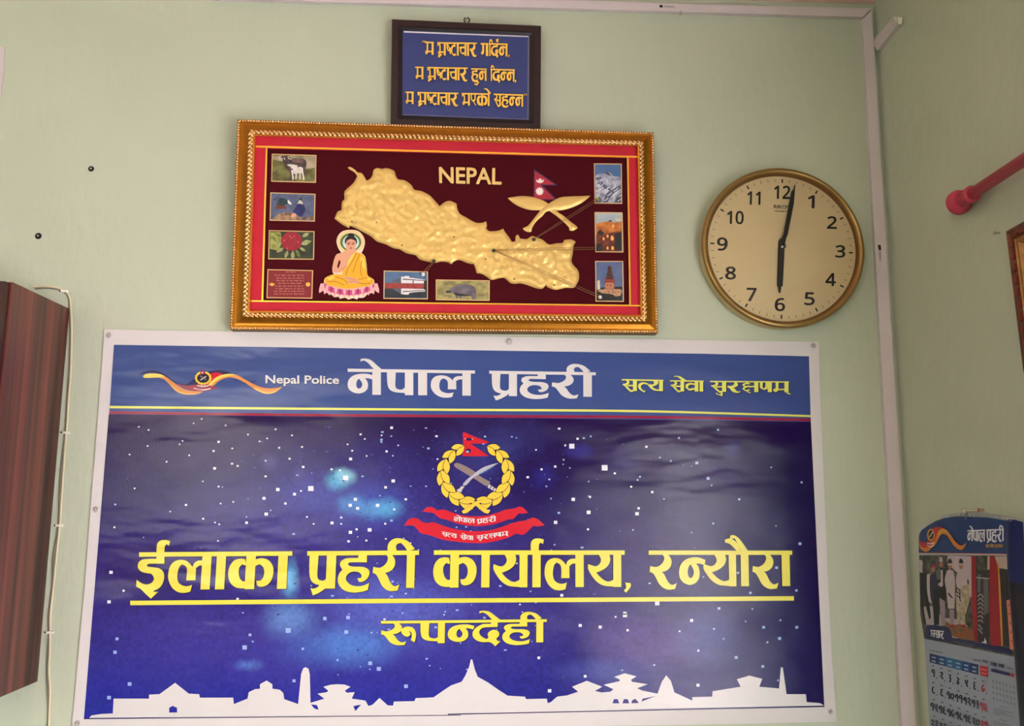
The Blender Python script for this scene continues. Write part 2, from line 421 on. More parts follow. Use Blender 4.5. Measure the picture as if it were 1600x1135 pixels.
def word(mb, pl, tokens, x0, x1, top, base, mt, w, shear=0.0, lead=0.0, ext=3, stem=ASTEM, wscale=1.0, gap=7):
    """Set one word: laid out left to right, then fitted between x0 and x1 (photo px at the headline).
    top and base are (left, right) heights of the headline top and of the baseline."""
    x = ext; items = []; bars = [[0, None]]
    for t in tokens:
        if t == 'aa': items.append(('stem', x, None)); x += stem + gap; continue
        if t in ('e_matra', 'au_matra', 'reph', 'ii_hook', 'u_matra', 'halant', 'rakar_here'):
            items.append((t, x - gap - stem if t != 'halant' else x - gap - 4, None)); continue
        if t == 'i_matra': items.append(('stem', x, None)); items.append(('i_hook', x, None)); x += stem + gap; continue
        if t == 'u_ra': items.append(('uu', x - gap - 24, None)); x += 20; continue
        if t == 'ka':
            items.append(('ka_l', x, None)); x += G['ka_l'][1] - 2; items.append(('stem', x, None)); x += stem - 2
            items.append(('ka_r', x, None)); x += G['ka_r'][1] + gap - 4; continue
        rk = t.startswith('+'); t = t.lstrip('+')
        polys, gw, st = G[t]; items.append((t, x, None))
        if rk: items.append(('rakar', x + 2, None))
        x += gw * wscale
        if t in ('la', 'pa', 'ya', 'na'): x -= 3
        if st or t in ('la', 'pa', 'ya', 'na'): x -= 3; items.append(('stem', x, None)); x += stem
        x += gap if t not in ('na_half', 'ssa_half', 'ta_half') else 0
    total = x - gap + ext
    def cv(p):
        u = p[0] / total; X = x0 + (x1 - x0) * u
        yt = top[0] + (top[1] - top[0]) * u; yb = base[0] + (base[1] - base[0]) * u
        Y = yt + (yb - yt) * p[1] / 100.0
        return (X + shear * (Y - yt), Y)
    mb.ink(pl, [cv(p) for p in [(0, 0), (total, 0), (total, 12), (0, 12)]], mt, w, sm=False)
    for t, xx, _ in items:
        if t == 'stem':
            mb.ink(pl, [cv(p) for p in [(xx, 8), (xx + stem, 8), (xx + stem, 100), (xx, 100)]], mt, w, sm=False)
        else:
            for o, hs in G[t][0]:
                mb.ink(pl, [cv((xx + p[0] * (wscale if G[t][1] else 1), p[1])) for p in o], mt, w, [[cv((xx + p[0] * wscale, p[1])) for p in h] for h in hs])
def setline(mb, pl, tr, items, bars, ytop, ybase, mt, w, k=0.0):
    """Large lettering set glyph by glyph. ytop/ybase: functions of x (crop px) for headline top and baseline."""
    def cvf(X, yu, xa):
        yt = ytop(X); yb = ybase(X); Y = yt + (yb - yt) * yu / 100.0
        return (X + k * (Y - yt), Y)
    for a, b in bars:
        mb.ink(pl, tr([cvf(a, 0, 0), cvf(b, 0, 0), cvf(b, 12, 0), cvf(a, 12, 0)]), mt, w, sm=False)
    for it in items:
        g = it[0]
        if g == '|':
            mb.ink(pl, tr([cvf(it[1], 8, 0), cvf(it[2], 8, 0), cvf(it[2], 100, 0), cvf(it[1], 100, 0)]), mt, w, sm=False); continue
        polys, gw, _ = G[g]
        if gw > 0 and g != 'comma':
            sx = (it[2] - it[1]) / gw; X0 = it[1]
        else:
            X0, sx = it[1], it[2]
        for o, hs in polys:
            mb.ink(pl, tr([cvf(X0 + p[0] * sx, p[1], 0) for p in o]), mt, w, [tr([cvf(X0 + p[0] * sx, p[1], 0) for p in h]) for h in hs])

# ------------------------------------------------------------------ materials of the room
wall_m = mat('wall_paint', (190, 200, 178), 0.62, spec=0.25, mottle=0.05, mscale=3)
def wall_relief(m):
    nt = m.node_tree; N = nt.nodes; L = nt.links; p = N['Principled BSDF']
    geo = N.new('ShaderNodeNewGeometry'); mp = N.new('ShaderNodeMapping'); mp.inputs['Scale'].default_value = (1, 1, 0.35)
    L.new(geo.outputs['Position'], mp.inputs['Vector'])
    a = N.new('ShaderNodeTexNoise'); a.inputs['Scale'].default_value = 70; a.inputs['Detail'].default_value = 3
    c = N.new('ShaderNodeTexNoise'); c.inputs['Scale'].default_value = 7; c.inputs['Detail'].default_value = 3
    L.new(mp.outputs[0], a.inputs['Vector']); L.new(geo.outputs['Position'], c.inputs['Vector'])
    b1 = N.new('ShaderNodeBump'); b1.inputs['Strength'].default_value = 0.32; b1.inputs['Distance'].default_value = 0.0035
    b2 = N.new('ShaderNodeBump'); b2.inputs['Strength'].default_value = 0.3; b2.inputs['Distance'].default_value = 0.02
    L.new(c.outputs[0], b2.inputs['Height']); L.new(a.outputs[0], b1.inputs['Height'])
    L.new(b2.outputs[0], b1.inputs['Normal']); L.new(b1.outputs[0], p.inputs['Normal'])
wall_relief(wall_m)
ceil_m = mat('ceiling_paint', (240, 208, 196), 0.8, mottle=0.06, mscale=6)
floor_m = mat('floor_cement', (120, 105, 92), 0.6, mottle=0.2, mscale=5)
steel = mat('steel', (190, 186, 180), 0.35, 0.6)
darksteel = mat('dark_steel', (40, 36, 34), 0.45, 0.8)
black = mat('black_ink', (14, 13, 16), 0.45)
white_pl = mat('white_plastic', (214, 205, 208), 0.4, mottle=0.04, mscale=12)

# ------------------------------------------------------------------ room shell
CEIL = BACK.P(1300, 5).z
LX, FY = -2.6, -4.0
def quadobj(name, vs, m):
    b = MB(); b.add(vs, [(0, 1, 2, 3)], m); return b.build(name, loc=vs[0], kind='structure')
quadobj('wall_back', [(LX, 0, 0), (XR, 0, 0), (XR, 0, CEIL), (LX, 0, CEIL)], wall_m)
quadobj('floor', [(LX, FY, 0), (XR, FY, 0), (XR, 0, 0), (LX, 0, 0)], floor_m)
quadobj('ceiling', [(LX, 0, CEIL), (XR, 0, CEIL), (XR, FY, CEIL), (LX, FY, CEIL)], ceil_m)
quadobj('wall_left', [(LX, FY, 0), (LX, 0, 0), (LX, 0, CEIL), (LX, FY, CEIL)], wall_m)
b = MB()
y0, y1, z0, z1 = WIN
for q in (((XR, 0, 0), (XR, y1, 0), (XR, y1, CEIL), (XR, 0, CEIL)), ((XR, y0, 0), (XR, FY, 0), (XR, FY, CEIL), (XR, y0, CEIL)),
          ((XR, y1, 0), (XR, y0, 0), (XR, y0, z0), (XR, y1, z0)), ((XR, y1, z1), (XR, y0, z1), (XR, y0, CEIL), (XR, y1, CEIL))):
    b.add(q, [(0, 1, 2, 3)], wall_m)
for q in (((XR, y1, z0), (XR + .18, y1, z0), (XR + .18, y1, z1), (XR, y1, z1)), ((XR, y0, z0), (XR + .18, y0, z0), (XR + .18, y0, z1), (XR, y0, z1)),
          ((XR, y0, z0), (XR + .18, y0, z0), (XR + .18, y1, z0), (XR, y1, z0)), ((XR, y0, z1), (XR + .18, y0, z1), (XR + .18, y1, z1), (XR, y1, z1))):
    b.add(q, [(0, 1, 2, 3)], wall_m)
b.build('wall_right', loc=(XR, 0, 0), kind='structure')
b = MB()   # wall behind the camera, with its high window opening
for x0_, x1_, za, zb in ((LX, -2.2, 0, CEIL), (-1.0, XR, 0, CEIL), (-2.2, -1.0, 2.3, CEIL), (-2.2, -1.0, 0, 1.2)):
    b.add([(x0_, FY, za), (x1_, FY, za), (x1_, FY, zb), (x0_, FY, zb)], [(0, 1, 2, 3)], wall_m)
b.build('wall_front', loc=(LX, FY, 0), kind='structure')
wf = mat('window_frame_paint', (190, 180, 165), 0.5)
b = MB()
for ya, yb, za, zb in ((y0, y0 + .05, z0, z1), (y1 - .05, y1, z0, z1), (y0, y1, z0, z0 + .05), (y0, y1, z1 - .05, z1), ((y0 + y1) / 2 - .02, (y0 + y1) / 2 + .02, z0, z1)):
    b.box((XR + .1, ya, za), (XR + .14, yb, zb), wf)
win = b.build('window_1', loc=(XR + .1, y0, z0), kind='structure')
cm = bpy.data.materials.new('pink_curtain_cloth'); cm.use_nodes = True; nt = cm.node_tree; nt.nodes.clear()
o_ = nt.nodes.new('ShaderNodeOutputMaterial'); mx = nt.nodes.new('ShaderNodeMixShader'); t_ = nt.nodes.new('ShaderNodeBsdfTranslucent'); d_ = nt.nodes.new('ShaderNodeBsdfDiffuse')
ns = nt.nodes.new('ShaderNodeTexNoise'); ns.inputs['Scale'].default_value = 300; rp_ = nt.nodes.new('ShaderNodeValToRGB')
rp_.color_ramp.elements[0].color = rgb(246, 212, 208); rp_.color_ramp.elements[1].color = rgb(252, 226, 222)
nt.links.new(ns.outputs[0], rp_.inputs[0]); nt.links.new(rp_.outputs[0], t_.inputs[0]); nt.links.new(rp_.outputs[0], d_.inputs[0])
mx.inputs[0].default_value = .2; nt.links.new(t_.outputs[0], mx.inputs[1]); nt.links.new(d_.outputs[0], mx.inputs[2]); nt.links.new(mx.outputs[0], o_.inputs[0])
for ca_, cb_ in ((-0.96, -2.92),):
    b = MB(); k = 150
    vs = [(XR - .045 + .016 * math.sin(i * .9) + .006 * math.sin(i * 2.3), ca_ + (cb_ - ca_) * i / k, z) for z in (2.06, 1.2, .3) for i in range(k + 1)]
    b.add(vs, [(j * (k + 1) + i, j * (k + 1) + i + 1, (j + 1) * (k + 1) + i + 1, (j + 1) * (k + 1) + i) for j in range(2) for i in range(k)], cm, True)
    b.build('curtain', win)

# ------------------------------------------------------------------ cable trunking
def trunk(name, quad, label, w1=0.013, pl=BACK, cat='cable trunking', logo=None):
    o = empty(name, pl.P(*quad[0], 0), label, cat)
    b = MB(); b.slab(pl, quad, white_pl, 0.0, w1 * .55); b.build('base', o)
    def inset(q, t):
        cx = sum(p[0] for p in q) / 4; cy = sum(p[1] for p in q) / 4
        m = quadmap(q)
        lx = math.dist(q[0], q[1]); ly = math.dist(q[0], q[3])
        a, c = min(.3, t / lx), min(.3, t / ly)
        return [m(a, c), m(1 - a, c), m(1 - a, 1 - c), m(a, 1 - c)]
    q2 = inset(quad, 1.2)
    b = MB(); b.slab(pl, q2, white_pl, w1 * .55, w1); b.build('cover', o)
    if logo:
        b = MB(); logo(b, w1); b.build('printed_mark', o)
    return o
def mark_h(b, w1):
    b.ink(BACK, [(1030, 8), (1035, 7.5), (1036, 11.5), (1031, 12)], black, w1, sm=False)
    latin(b, BACK, 'mmmm', [(1038, 9), (1054, 9.6), (1054, 12), (1038, 11.4)], black, w1 + .0002)
def mark_v(b, w1):
    b.ink(BACK, [(1371.5, 383), (1376, 383), (1377, 391), (1373, 391)], black, w1, sm=False)
    latin(b, BACK, 'mmmm', [(1376, 393), (1376.8, 407), (1374, 407.3), (1373.3, 393)], black, w1 + .0002)
trunk('cable_trunking', [(360, -18), (1347, 12.5), (1362, 14), (1346, 27)][:0] or [(330, -14.5), (1361.5, 13), (1349, 28), (330, -1.5)],
      'long white cable trunking running along the wall just under the ceiling', logo=mark_h)
trunk('cable_trunking', [(1346.5, 30), (1362.8, 14.5), (1433.5, 1160), (1409.5, 1160)],
      'tall white cable trunking running down the corner beside the clock', logo=mark_v)
# the short branch on the right wall, with its open end
o = empty('cable_trunking', RIGHT.P(1369, 76), 'short open ended white trunking sloping up the right wall near the ceiling', 'cable trunking')
b = MB(); q = [(1362, 66), (1393, 30), (1403, 38), (1370.5, 79)]
b.slab(RIGHT, q, white_pl, 0, .010); b.build('channel', o)
b = MB()
wp2 = mat('bright_plastic', (235, 228, 220), 0.4)
for q in ([(1394.6, 26), (1397, 26), (1398.2, 36), (1396, 36)], [(1401.5, 27), (1404, 27), (1403, 37), (1400.6, 37)], [(1396, 34), (1403, 35), (1402.5, 37.8), (1396.2, 37)]):
    b.slab(RIGHT, q, wp2, .006, .014)
b.build('open_end', o, label='bright open U-shaped end')

# ------------------------------------------------------------------ banner
inkspec = dict(rough=0.18, spec=0.35, banner=True)
vinyl = mat('vinyl_white', (212, 209, 209), 0.5, spec=0.25, banner=True)
hdr_m = mat('ink_header_blue', (56, 78, 140), mottle=0.06, mscale=3, **inkspec)
yel = mat('ink_yellow', (228, 218, 80), **inkspec)
yel2 = mat('ink_pale_yellow', (222, 226, 110), **inkspec)
wht = mat('ink_white', (214, 212, 212), **inkspec)
red = mat('ink_red', (205, 28, 48), **inkspec)
crim = mat('ink_crimson', (150, 25, 60), **inkspec)
navy = mat('ink_navy', (26, 22, 80), **inkspec)
dkblue = mat('ink_dark_outline', (18, 14, 40), **inkspec)
BW = 0.004
BP = lambda x, y: BACK.P(x, y, BW)
ban = empty('wall_banner', BACK.P(705, 830, 0), 'big printed vinyl police banner in a white border pinned below the golden map', 'banner')
out_top = [(163, 515), (300, 517.5), (450, 519.5), (620, 523), (790, 526.5), (960, 529), (1110, 532), (1279, 534.5)]
out_r = [(1281, 600), (1285, 700), (1290, 820), (1295, 930), (1300, 1030), (1307.5, 1128)]
out_bot = [(1180, 1131), (1000, 1134), (800, 1137), (600, 1140), (400, 1142), (250, 1141), (112, 1139)]
out_l = [(121, 1040), (132, 920), (141, 800), (150, 690), (157, 600)]
OUT = out_top + out_r + out_bot + out_l
b = MB(); b.slab(BACK, OUT, vinyl, 0.0006, BW); b.build('vinyl_sheet', ban)
# galaxy print ------------------------------------------------------------
def galaxy_mat():
    m = bpy.data.materials.new('galaxy_print'); m.use_nodes = True; nt = m.node_tree; N = nt.nodes; L = nt.links
    p = N['Principled BSDF']; p.inputs['Roughness'].default_value = 0.15; p.inputs['Specular IOR Level'].default_value = 0.26
    geo = N.new('ShaderNodeNewGeometry'); sep = N.new('ShaderNodeSeparateXYZ'); L.new(geo.outputs['Position'], sep.inputs[0])
    def math_(op, a, b_=None, c=None):
        n = N.new('ShaderNodeMath'); n.operation = op
        for i, v in enumerate((a, b_, c)):
            if v is None: continue
            if isinstance(v, (int, float)): n.inputs[i].default_value = v
            else: L.new(v, n.inputs[i])
        return n.outputs[0]
    def mix(f, a, b_, mode='MIX'):
        n = N.new('ShaderNodeMix'); n.data_type = 'RGBA'; n.blend_type = mode; n.clamp_factor = True
        for s_, v in ((n.inputs[0], f), (n.inputs[6], a), (n.inputs[7], b_)):
            if isinstance(v, (int, float, tuple)): s_.default_value = v
            else: L.new(v, s_)
        return n.outputs[2]
    def noise(scale, detail, seed, rough=.55):
        mp = N.new('ShaderNodeMapping'); mp.inputs['Location'].default_value = (seed, seed * 1.7, seed * .3)
        L.new(geo.outputs['Position'], mp.inputs[0])
        n = N.new('ShaderNodeTexNoise'); n.inputs['Scale'].default_value = scale; n.inputs['Detail'].default_value = detail
        n.inputs['Roughness'].default_value = rough; L.new(mp.outputs[0], n.inputs[0]); return n.outputs[0]
    zt = BP(700, 655).z; zb = BP(700, 1110).z
    v = math_('DIVIDE', math_('SUBTRACT', zt, sep.outputs['Z']), zt - zb)     # 0 top of the print .. 1 foot
    ramp = N.new('ShaderNodeValToRGB'); e = ramp.color_ramp.elements
    e[0].position = 0; e[0].color = rgb(34, 8, 70); e[1].position = 1; e[1].color = rgb(38, 44, 150)
    for pos, c in ((.25, (30, 12, 84)), (.5, (48, 32, 116)), (.72, (50, 42, 130))):
        k = e.new(pos); k.color = rgb(*c)
    L.new(v, ramp.inputs[0]); colr = ramp.outputs[0]
    # darker towards the print's right side
    xa, xb = BP(700, 900).x, BP(1280, 900).x
    mr = N.new('ShaderNodeMapRange'); mr.inputs[1].default_value = xa; mr.inputs[2].default_value = xb; L.new(sep.outputs['X'], mr.inputs[0])
    colr = mix(math_('MULTIPLY', mr.outputs[0], .92), colr, rgb(20, 2, 66))
    n1 = noise(5, 6, 3.1); n2 = noise(14, 6, 7.7); n3 = noise(3, 4, 12.3)
    def cloud(px, py, rx, ry, col, amt, nn):
        nonlocal colr
        c = BP(px, py); k = 1.7 / F
        dx = math_('DIVIDE', math_('SUBTRACT', sep.outputs['X'], c.x), rx * k)
        dz = math_('DIVIDE', math_('SUBTRACT', sep.outputs['Z'], c.z), ry * k)
        d = math_('SQRT', math_('ADD', math_('MULTIPLY', dx, dx), math_('MULTIPLY', dz, dz)))
        r = N.new('ShaderNodeMapRange'); r.interpolation_type = 'SMOOTHSTEP'
        r.inputs[1].default_value = 1.0; r.inputs[2].default_value = 0.0
        L.new(math_('ADD', d, math_('MULTIPLY', math_('SUBTRACT', nn, .5), 1.3)), r.inputs[0])
        colr = mix(math_('MULTIPLY', r.outputs[0], amt), colr, rgb(*col))
    cloud(560, 800, 330, 160, (62, 58, 150), .55, n1)
    cloud(360, 1010, 260, 90, (74, 66, 160), .4, n1)
    cloud(700, 960, 300, 120, (70, 64, 160), .5, n3)
    cloud(230, 900, 120, 60, (44, 26, 84), .5, n1)
    cloud(640, 960, 160, 60, (96, 110, 200), .45, n2)
    cloud(1010, 1000, 120, 60, (96, 72, 150), .5, n1)
    cloud(1110, 990, 70, 60, (70, 84, 160), .55, n1)
    cloud(930, 1050, 110, 26, (62, 74, 160), .6, n1)
    cloud(770, 700, 110, 70, (60, 70, 150), .45, n2)
    cloud(740, 850, 160, 90, (60, 58, 140), .45, n1)
    cloud(523, 752, 30, 22, (90, 190, 225), .85, n2)
    cloud(540, 745, 22, 16, (150, 215, 235), .75, n2)
    cloud(555, 788, 40, 20, (80, 160, 215), .8, n2)
    cloud(592, 794, 46, 24, (95, 195, 230), .95, n2)
    cloud(575, 790, 90, 50, (72, 96, 190), .5, n1)
    cloud(500, 770, 70, 40, (70, 80, 170), .5, n1)
    cloud(452, 905, 20, 42, (110, 190, 240), .8, n2)
    cloud(455, 965, 60, 40, (110, 160, 225), .55, n1)
    cloud(540, 1010, 110, 42, (86, 140, 220), .6, n1)
    cloud(600, 940, 120, 50, (92, 110, 205), .5, n3)
    cloud(385, 1040, 30, 14, (104, 150, 225), .55, n2)
    cloud(850, 745, 34, 30, (40, 40, 150), .6, n2)
    cloud(905, 705, 30, 16, (52, 48, 150), .6, n2)
    cloud(1143, 702, 26, 22, (54, 58, 120), .7, n3)
    cloud(970, 720, 44, 34, (40, 26, 100), .7, n1)
    cloud(1125, 745, 60, 34, (40, 26, 100), .6, n1)
    cloud(420, 725, 22, 18, (78, 66, 140), .55, n2)
    cloud(470, 745, 24, 22, (84, 80, 150), .5, n2)
    vo = N.new('ShaderNodeTexVoronoi'); vo.distance = 'CHEBYCHEV'; vo.inputs['Scale'].default_value = 160; vo.inputs['Randomness'].default_value = 0.2
    L.new(geo.outputs['Position'], vo.inputs['Vector'])
    sp = N.new('ShaderNodeSeparateColor'); L.new(vo.outputs['Color'], sp.inputs[0])
    blk = math_('MULTIPLY', math_('SUBTRACT', sp.outputs[0], .5), math_('MULTIPLY', n2, .22))
    colr = mix(1.0, colr, mix(math_('ADD', blk, .5), (0, 0, 0, 1), (1, 1, 1, 1)), 'OVERLAY')
    L.new(colr, p.inputs['Base Color'])
    banner_bump(m); return m
gal = galaxy_mat()
b = MB()
b.flat(BACK, [(170, 647.5), (450, 651), (800, 653.2), (1267, 659.5), (1288, 1105), (1000, 1109), (700, 1113), (400, 1118.5), (131, 1124)], gal, BW + .0004)
b.build('galaxy_print', ban, label='dark blue starry sky print filling the middle and foot of the banner')
b = MB()
b.flat(BACK, [(178, 539), (450, 543), (800, 548.5), (1100, 553), (1264, 557), (1267, 664), (800, 661), (170, 655)], hdr_m, BW + .0003)
b.ink(BACK, [(172, 634.5), (450, 637), (720, 639), (1000, 641), (1267, 649), (1267, 652), (1000, 644.5), (720, 642.5), (450, 640.5), (171.5, 638.3)], yel2, BW + .0005)
b.ink(BACK, [(171, 643), (450, 646.5), (720, 648.5), (1000, 650), (1267, 654.5), (1267, 658.5), (1000, 654), (720, 652.5), (450, 650.5), (171, 647)], crim, BW + .0005)
b.build('heading_print', ban, label='blue heading band with a yellow and a red line under it')
# star pixels
b = MB(); b.inc = 0; rs = random.Random(4)
cw = [mat('star_white', (225, 228, 240), **inkspec), mat('star_blue', (150, 175, 225), **inkspec), mat('star_dim', (66, 62, 140), **inkspec),
      mat('star_deep', (44, 34, 110), **inkspec)]
def sq(x, y, sx, sy, m):
    sx *= .85; sy *= .85; b.ink(BACK, [(x - sx / 2, y - sy / 2), (x + sx / 2, y - sy / 2), (x + sx / 2, y + sy / 2), (x - sx / 2, y + sy / 2)], m, BW + .0005, sm=False)
L1 = [(246,87,8),(295,103,9),(520,70,8),(560,48,8),(465,158,8),(450,175,8),(290,183,9),(645,162,14),(713,195,9),(792,126,9),(680,80,9),(850,160,9),(888,145,9),(930,100,10),(948,192,11),(1012,130,10),(1062,188,12),(1510,92,16),(1460,130,9),(1355,125,12),(1376,148,9),(1290,175,9),(1485,210,13),(1543,180,9),(1313,207,10),(1385,233,9),(1305,248,18),(1516,232,8),(200,226,9),(385,262,9),(498,230,9),(625,295,16),(712,272,12),(740,283,12),(1000,247,12),(880,257,9),(620,208,12),(225,395,9),(566,360,9),(645,386,11),(880,335,12),(941,401,20),(1106,396,32),(1057,408,11),(1024,424,18),(872,445,18),(979,471,14),(482,478,13),(403,511,9),(655,471,10),(718,463,9),(785,567,16),(627,566,9),(648,575,9),(568,547,12),(883,524,20),(1087,538,10),(1120,573,9),(1212,568,18),(1258,541,12),(1258,573,10),(1304,615,20),(1335,600,13),(1400,603,22),(1478,572,12),(1581,450,14),(1280,343,30),(1329,450,20),(1303,480,20),(1340,495,18),(1440,480,20),(1518,358,20),(1480,390,16),(642,658,9),(107,815,20),(170,907,13),(97,963,20),(1384,656,12),(1295,660,14),(124,590,11),(740,948,14),(1210,300,12),(1252,305,12),(1068,288,14)]
for x, y, s in L1: sq(140 + x / 3.2, 640 + y / 3.2, s / 3.2, s / 3.6, cw[0] if s < 24 else cw[0])
L2 = [(171,184,30),(200,147,13),(138,180,11),(707,143,12),(266,135,10),(335,292,34),(386,320,12),(20,300,12),(44,385,10),(178,450,20),(262,438,12),(67,446,9),(255,361,9),(468,387,11),(573,414,14),(500,353,10),(512,337,10),(497,522,20),(505,495,14),(796,268,17),(853,345,18),(870,380,9),(1168,290,9),(1320,365,12),(1008,450,13),(878,571,11),(1192,583,8),(1312,672,17),(90,565,20),(252,600,12),(477,603,8),(1195,792,16),(1002,818,13),(1294,906,14),(1064,918,14),(598,970,26),(907,996,16),(1074,998,8),(436,1020,20),(121,930,17),(130,252,10),(161,293,9),(88,286,13),(544,187,13),(255,515,22),(666,258,10),(902,102,12),(632,448,8),(829,838,9)]
for x, y, s in L2: sq(840 + x / 3.2, 640 + y / 3.2, s / 3.2, s / 3.4, cw[0] if s > 10 and x < 700 else cw[1])
L3 = [(137,380,18),(127,447,20),(200,606,22),(97,674,22),(802,360,16),(775,423,26),(993,338,30),(1283,346,22),(1292,273,22),(1176,278,20),(1403,502,22),(1446,530,24),(1022,590,18),(1582,617,22),(1066,430,14),(1240,486,12)]
for x, y, s in L3: sq(140 + x / 3.2, 880 + y / 3.2, s / 3.2, s / 3.4, cw[1])
L4 = [(213,313,18),(313,321,18),(437,262,24),(390,270,10),(770,288,18),(710,342,10),(804,439,11),(993,473,18),(1130,322,16),(1296,322,16),(1210,378,18),(882,330,11),(930,380,11),(1149,397,11),(802,612,18),(60,640,20),(238,567,16),(1202,588,10),(1126,518,16),(1214,287,10),(1040,293,9),(450,337,13),(6,475,16)]
for x, y, s in L4: sq(840 + x / 3.2, 880 + y / 3.2, s / 3.2, s / 3.4, cw[1] if x > 850 else cw[0])
for i in range(330):
    x = min(1270, max(180, rs.gauss(640, 190))); y = rs.uniform(665, 1060)
    s = rs.choice((1.4, 1.8, 2.2, 2.8)); sq(x, y, s * rs.uniform(1, 2), s, cw[rs.choice((1, 2, 2, 2, 2))])
for i in range(90):
    x = rs.uniform(590, 880); y = rs.uniform(665, 1000); s = rs.choice((2, 2.5, 3.5)); sq(x, y, s * 1.3, s, cw[rs.choice((0, 1, 1, 2))])
b.build('printed_stars', ban, kind='stuff')
# heading lettering
TH = T(530, 510, 3.8095)
b = MB()
setline(b, BACK, TH, [('na_half', 50, 207), ('|', 197, 248), ('e_matra', 190, 1.6), ('pa', 284, 392), ('|', 391, 441), ('|', 470, 523),
        ('la', 545, 736), ('|', 733, 783), ('pa', 908, 1014), ('|', 1010, 1058), ('rakar', 918, 1010), ('ha', 1074, 1248), ('ra', 1265, 1425),
        ('|', 1453, 1504), ('ii_hook', 1450, 1.9)], [(50, 808), (893, 1527)], lambda x: 252.5 + (x - 50) * .0148, lambda x: 407 + (x - 50) * .0092, wht, BW + .0006, k=-.0)
b.build('heading_lettering', ban)
b = MB()
latin(b, BACK, 'Nepal Police', [(416, 587.5), (530, 588.5), (530, 605), (416, 604)], dkblue, BW + .0005, bold=.03)
latin(b, BACK, 'Nepal Police', [(415.3, 586.8), (529.3, 587.8), (529.3, 604), (415.3, 603)], wht, BW + .0007, bold=.024)
b.build('small_lettering', ban)
b = MB()
for dx, dy, mt_, w_ in ((1.0, .9, dkblue, BW + .0005), (0, 0, yel2, BW + .0010)):
    word(b, BACK, ['sa', 'ta_half', 'ya'], 971.6 + dx, 1036.8 + dx, (592.6 + dy, 593.8 + dy), (611.3 + dy, 611.5 + dy), mt_, w_)
    word(b, BACK, ['sa', 'e_matra', 'va', 'aa'], 1046.8 + dx, 1099.5 + dx, (594.4 + dy, 595 + dy), (611.9 + dy, 612.2 + dy), mt_, w_)
    word(b, BACK, ['sa', 'u_matra', 'ra', 'ksha', 'nna', 'ma', 'halant'], 1109.7 + dx, 1233 + dx, (595.4 + dy, 596.2 + dy), (612.6 + dy, 613.3 + dy), mt_, w_)
b.build('motto_lettering', ban)
# main title
def lerp3(x, a, m_, c): return a[1] + (m_[1] - a[1]) * (x - a[0]) / (m_[0] - a[0]) if x < m_[0] else m_[1] + (c[1] - m_[1]) * (x - m_[0]) / (c[0] - m_[0])
I1 = [('ii_body', 216.5, 259.5), ('reph', 246.5, .585), ('la', 265.2, 319.5), ('|', 316.8, 331.2), ('|', 339.3, 353.8), ('ka_l', 358.5, 387), ('|', 385.3, 400.3),
      ('ka_r', 399, 429), ('|', 435.5, 450.3), ('pa', 484, 513), ('|', 511, 525.8), ('rakar', 487.5, 516), ('ha', 529.5, 579), ('ra', 583.5, 626), ('|', 636, 648.8), ('ii_hook', 634.5, .57),
      ('ka_l', 677.5, 705), ('|', 704, 717.5), ('ka_r', 716.5, 745.3), ('|', 752.5, 765.5), ('ya', 771.5, 813), ('|', 812, 824.5), ('|', 832, 845), ('reph', 831.5, .585),
      ('la', 851, 900), ('|', 899, 912), ('ya', 919, 959.5), ('|', 958, 970.5), ('comma', 975.5, .6),
      ('ra', 1015, 1057), ('na_half', 1060.6, 1102), ('ya', 1099, 1140.5), ('|', 1138.3, 1149.8), ('|', 1157, 1169.3), ('au_matra', 1156.5, .55), ('ra', 1175, 1215.5), ('|', 1221, 1233.5)]
I2 = [('ra', 595.8, 636), ('uu', 627.5, 650.5), ('pa', 657, 686), ('|', 684.5, 695.5), ('na_half', 700, 741.5), ('da', 739, 782.5), ('e_matra', 765.5, .42),
      ('ha', 785, 828.5), ('|', 838, 849), ('ii_hook', 836, .45)]
def shift(items, d): return [(i[0], i[1] + d, i[2] + d) if i[0] == '|' or (G[i[0]][1] > 0 and i[0] != 'comma') else (i[0], i[1] + d, i[2]) for i in items]
t1 = lambda x: lerp3(x, (217, 863.4), (700, 860.2), (1237, 860.8)); s1 = lambda x: lerp3(x, (217, 922.3), (700, 918.8), (1237, 916.2))
t2 = lambda x: 970.8 - (x - 595) * .0108; s2 = lambda x: 1006.3 - (x - 595) * .0085
def kk(b_, items, bars, tp, bs, mt_, w_):
    for it in items:
        X = it[1]; k = (X - 880) / 9000 if X < 900 else (X - 880) / 16000
        setline(b_, BACK, lambda p: p, [it], [], tp, bs, mt_, w_, k)
    setline(b_, BACK, lambda p: p, [], bars, tp, bs, mt_, w_, 0)
bars1 = [(217.3, 456.8), (480, 654.8), (678, 976), (1013.6, 1237.8)]; bars2 = [(595.3, 854.4)]
b = MB()
d = .9
kk(b, shift(I1, d), [(p + d, q + d) for p, q in bars1], lambda x: t1(x) + d, lambda x: s1(x) + d, dkblue, BW + .0006)
kk(b, shift(I2, d), [(p + d, q + d) for p, q in bars2], lambda x: t2(x) + d, lambda x: s2(x) + d, dkblue, BW + .0006)
b.step = 0
kk(b, I1, bars1, t1, s1, yel, BW + .0035 - .0015); kk(b, I2, bars2, t2, s2, yel, BW + .002)
b.ink(BACK, [(203.5, 939.2), (600, 936), (900, 934.3), (1240.5, 932), (1240.5, 939), (900, 941.2), (600, 943), (203.5, 946.2)], yel, BW + .002, sm=False)
b.build('title_lettering', ban)
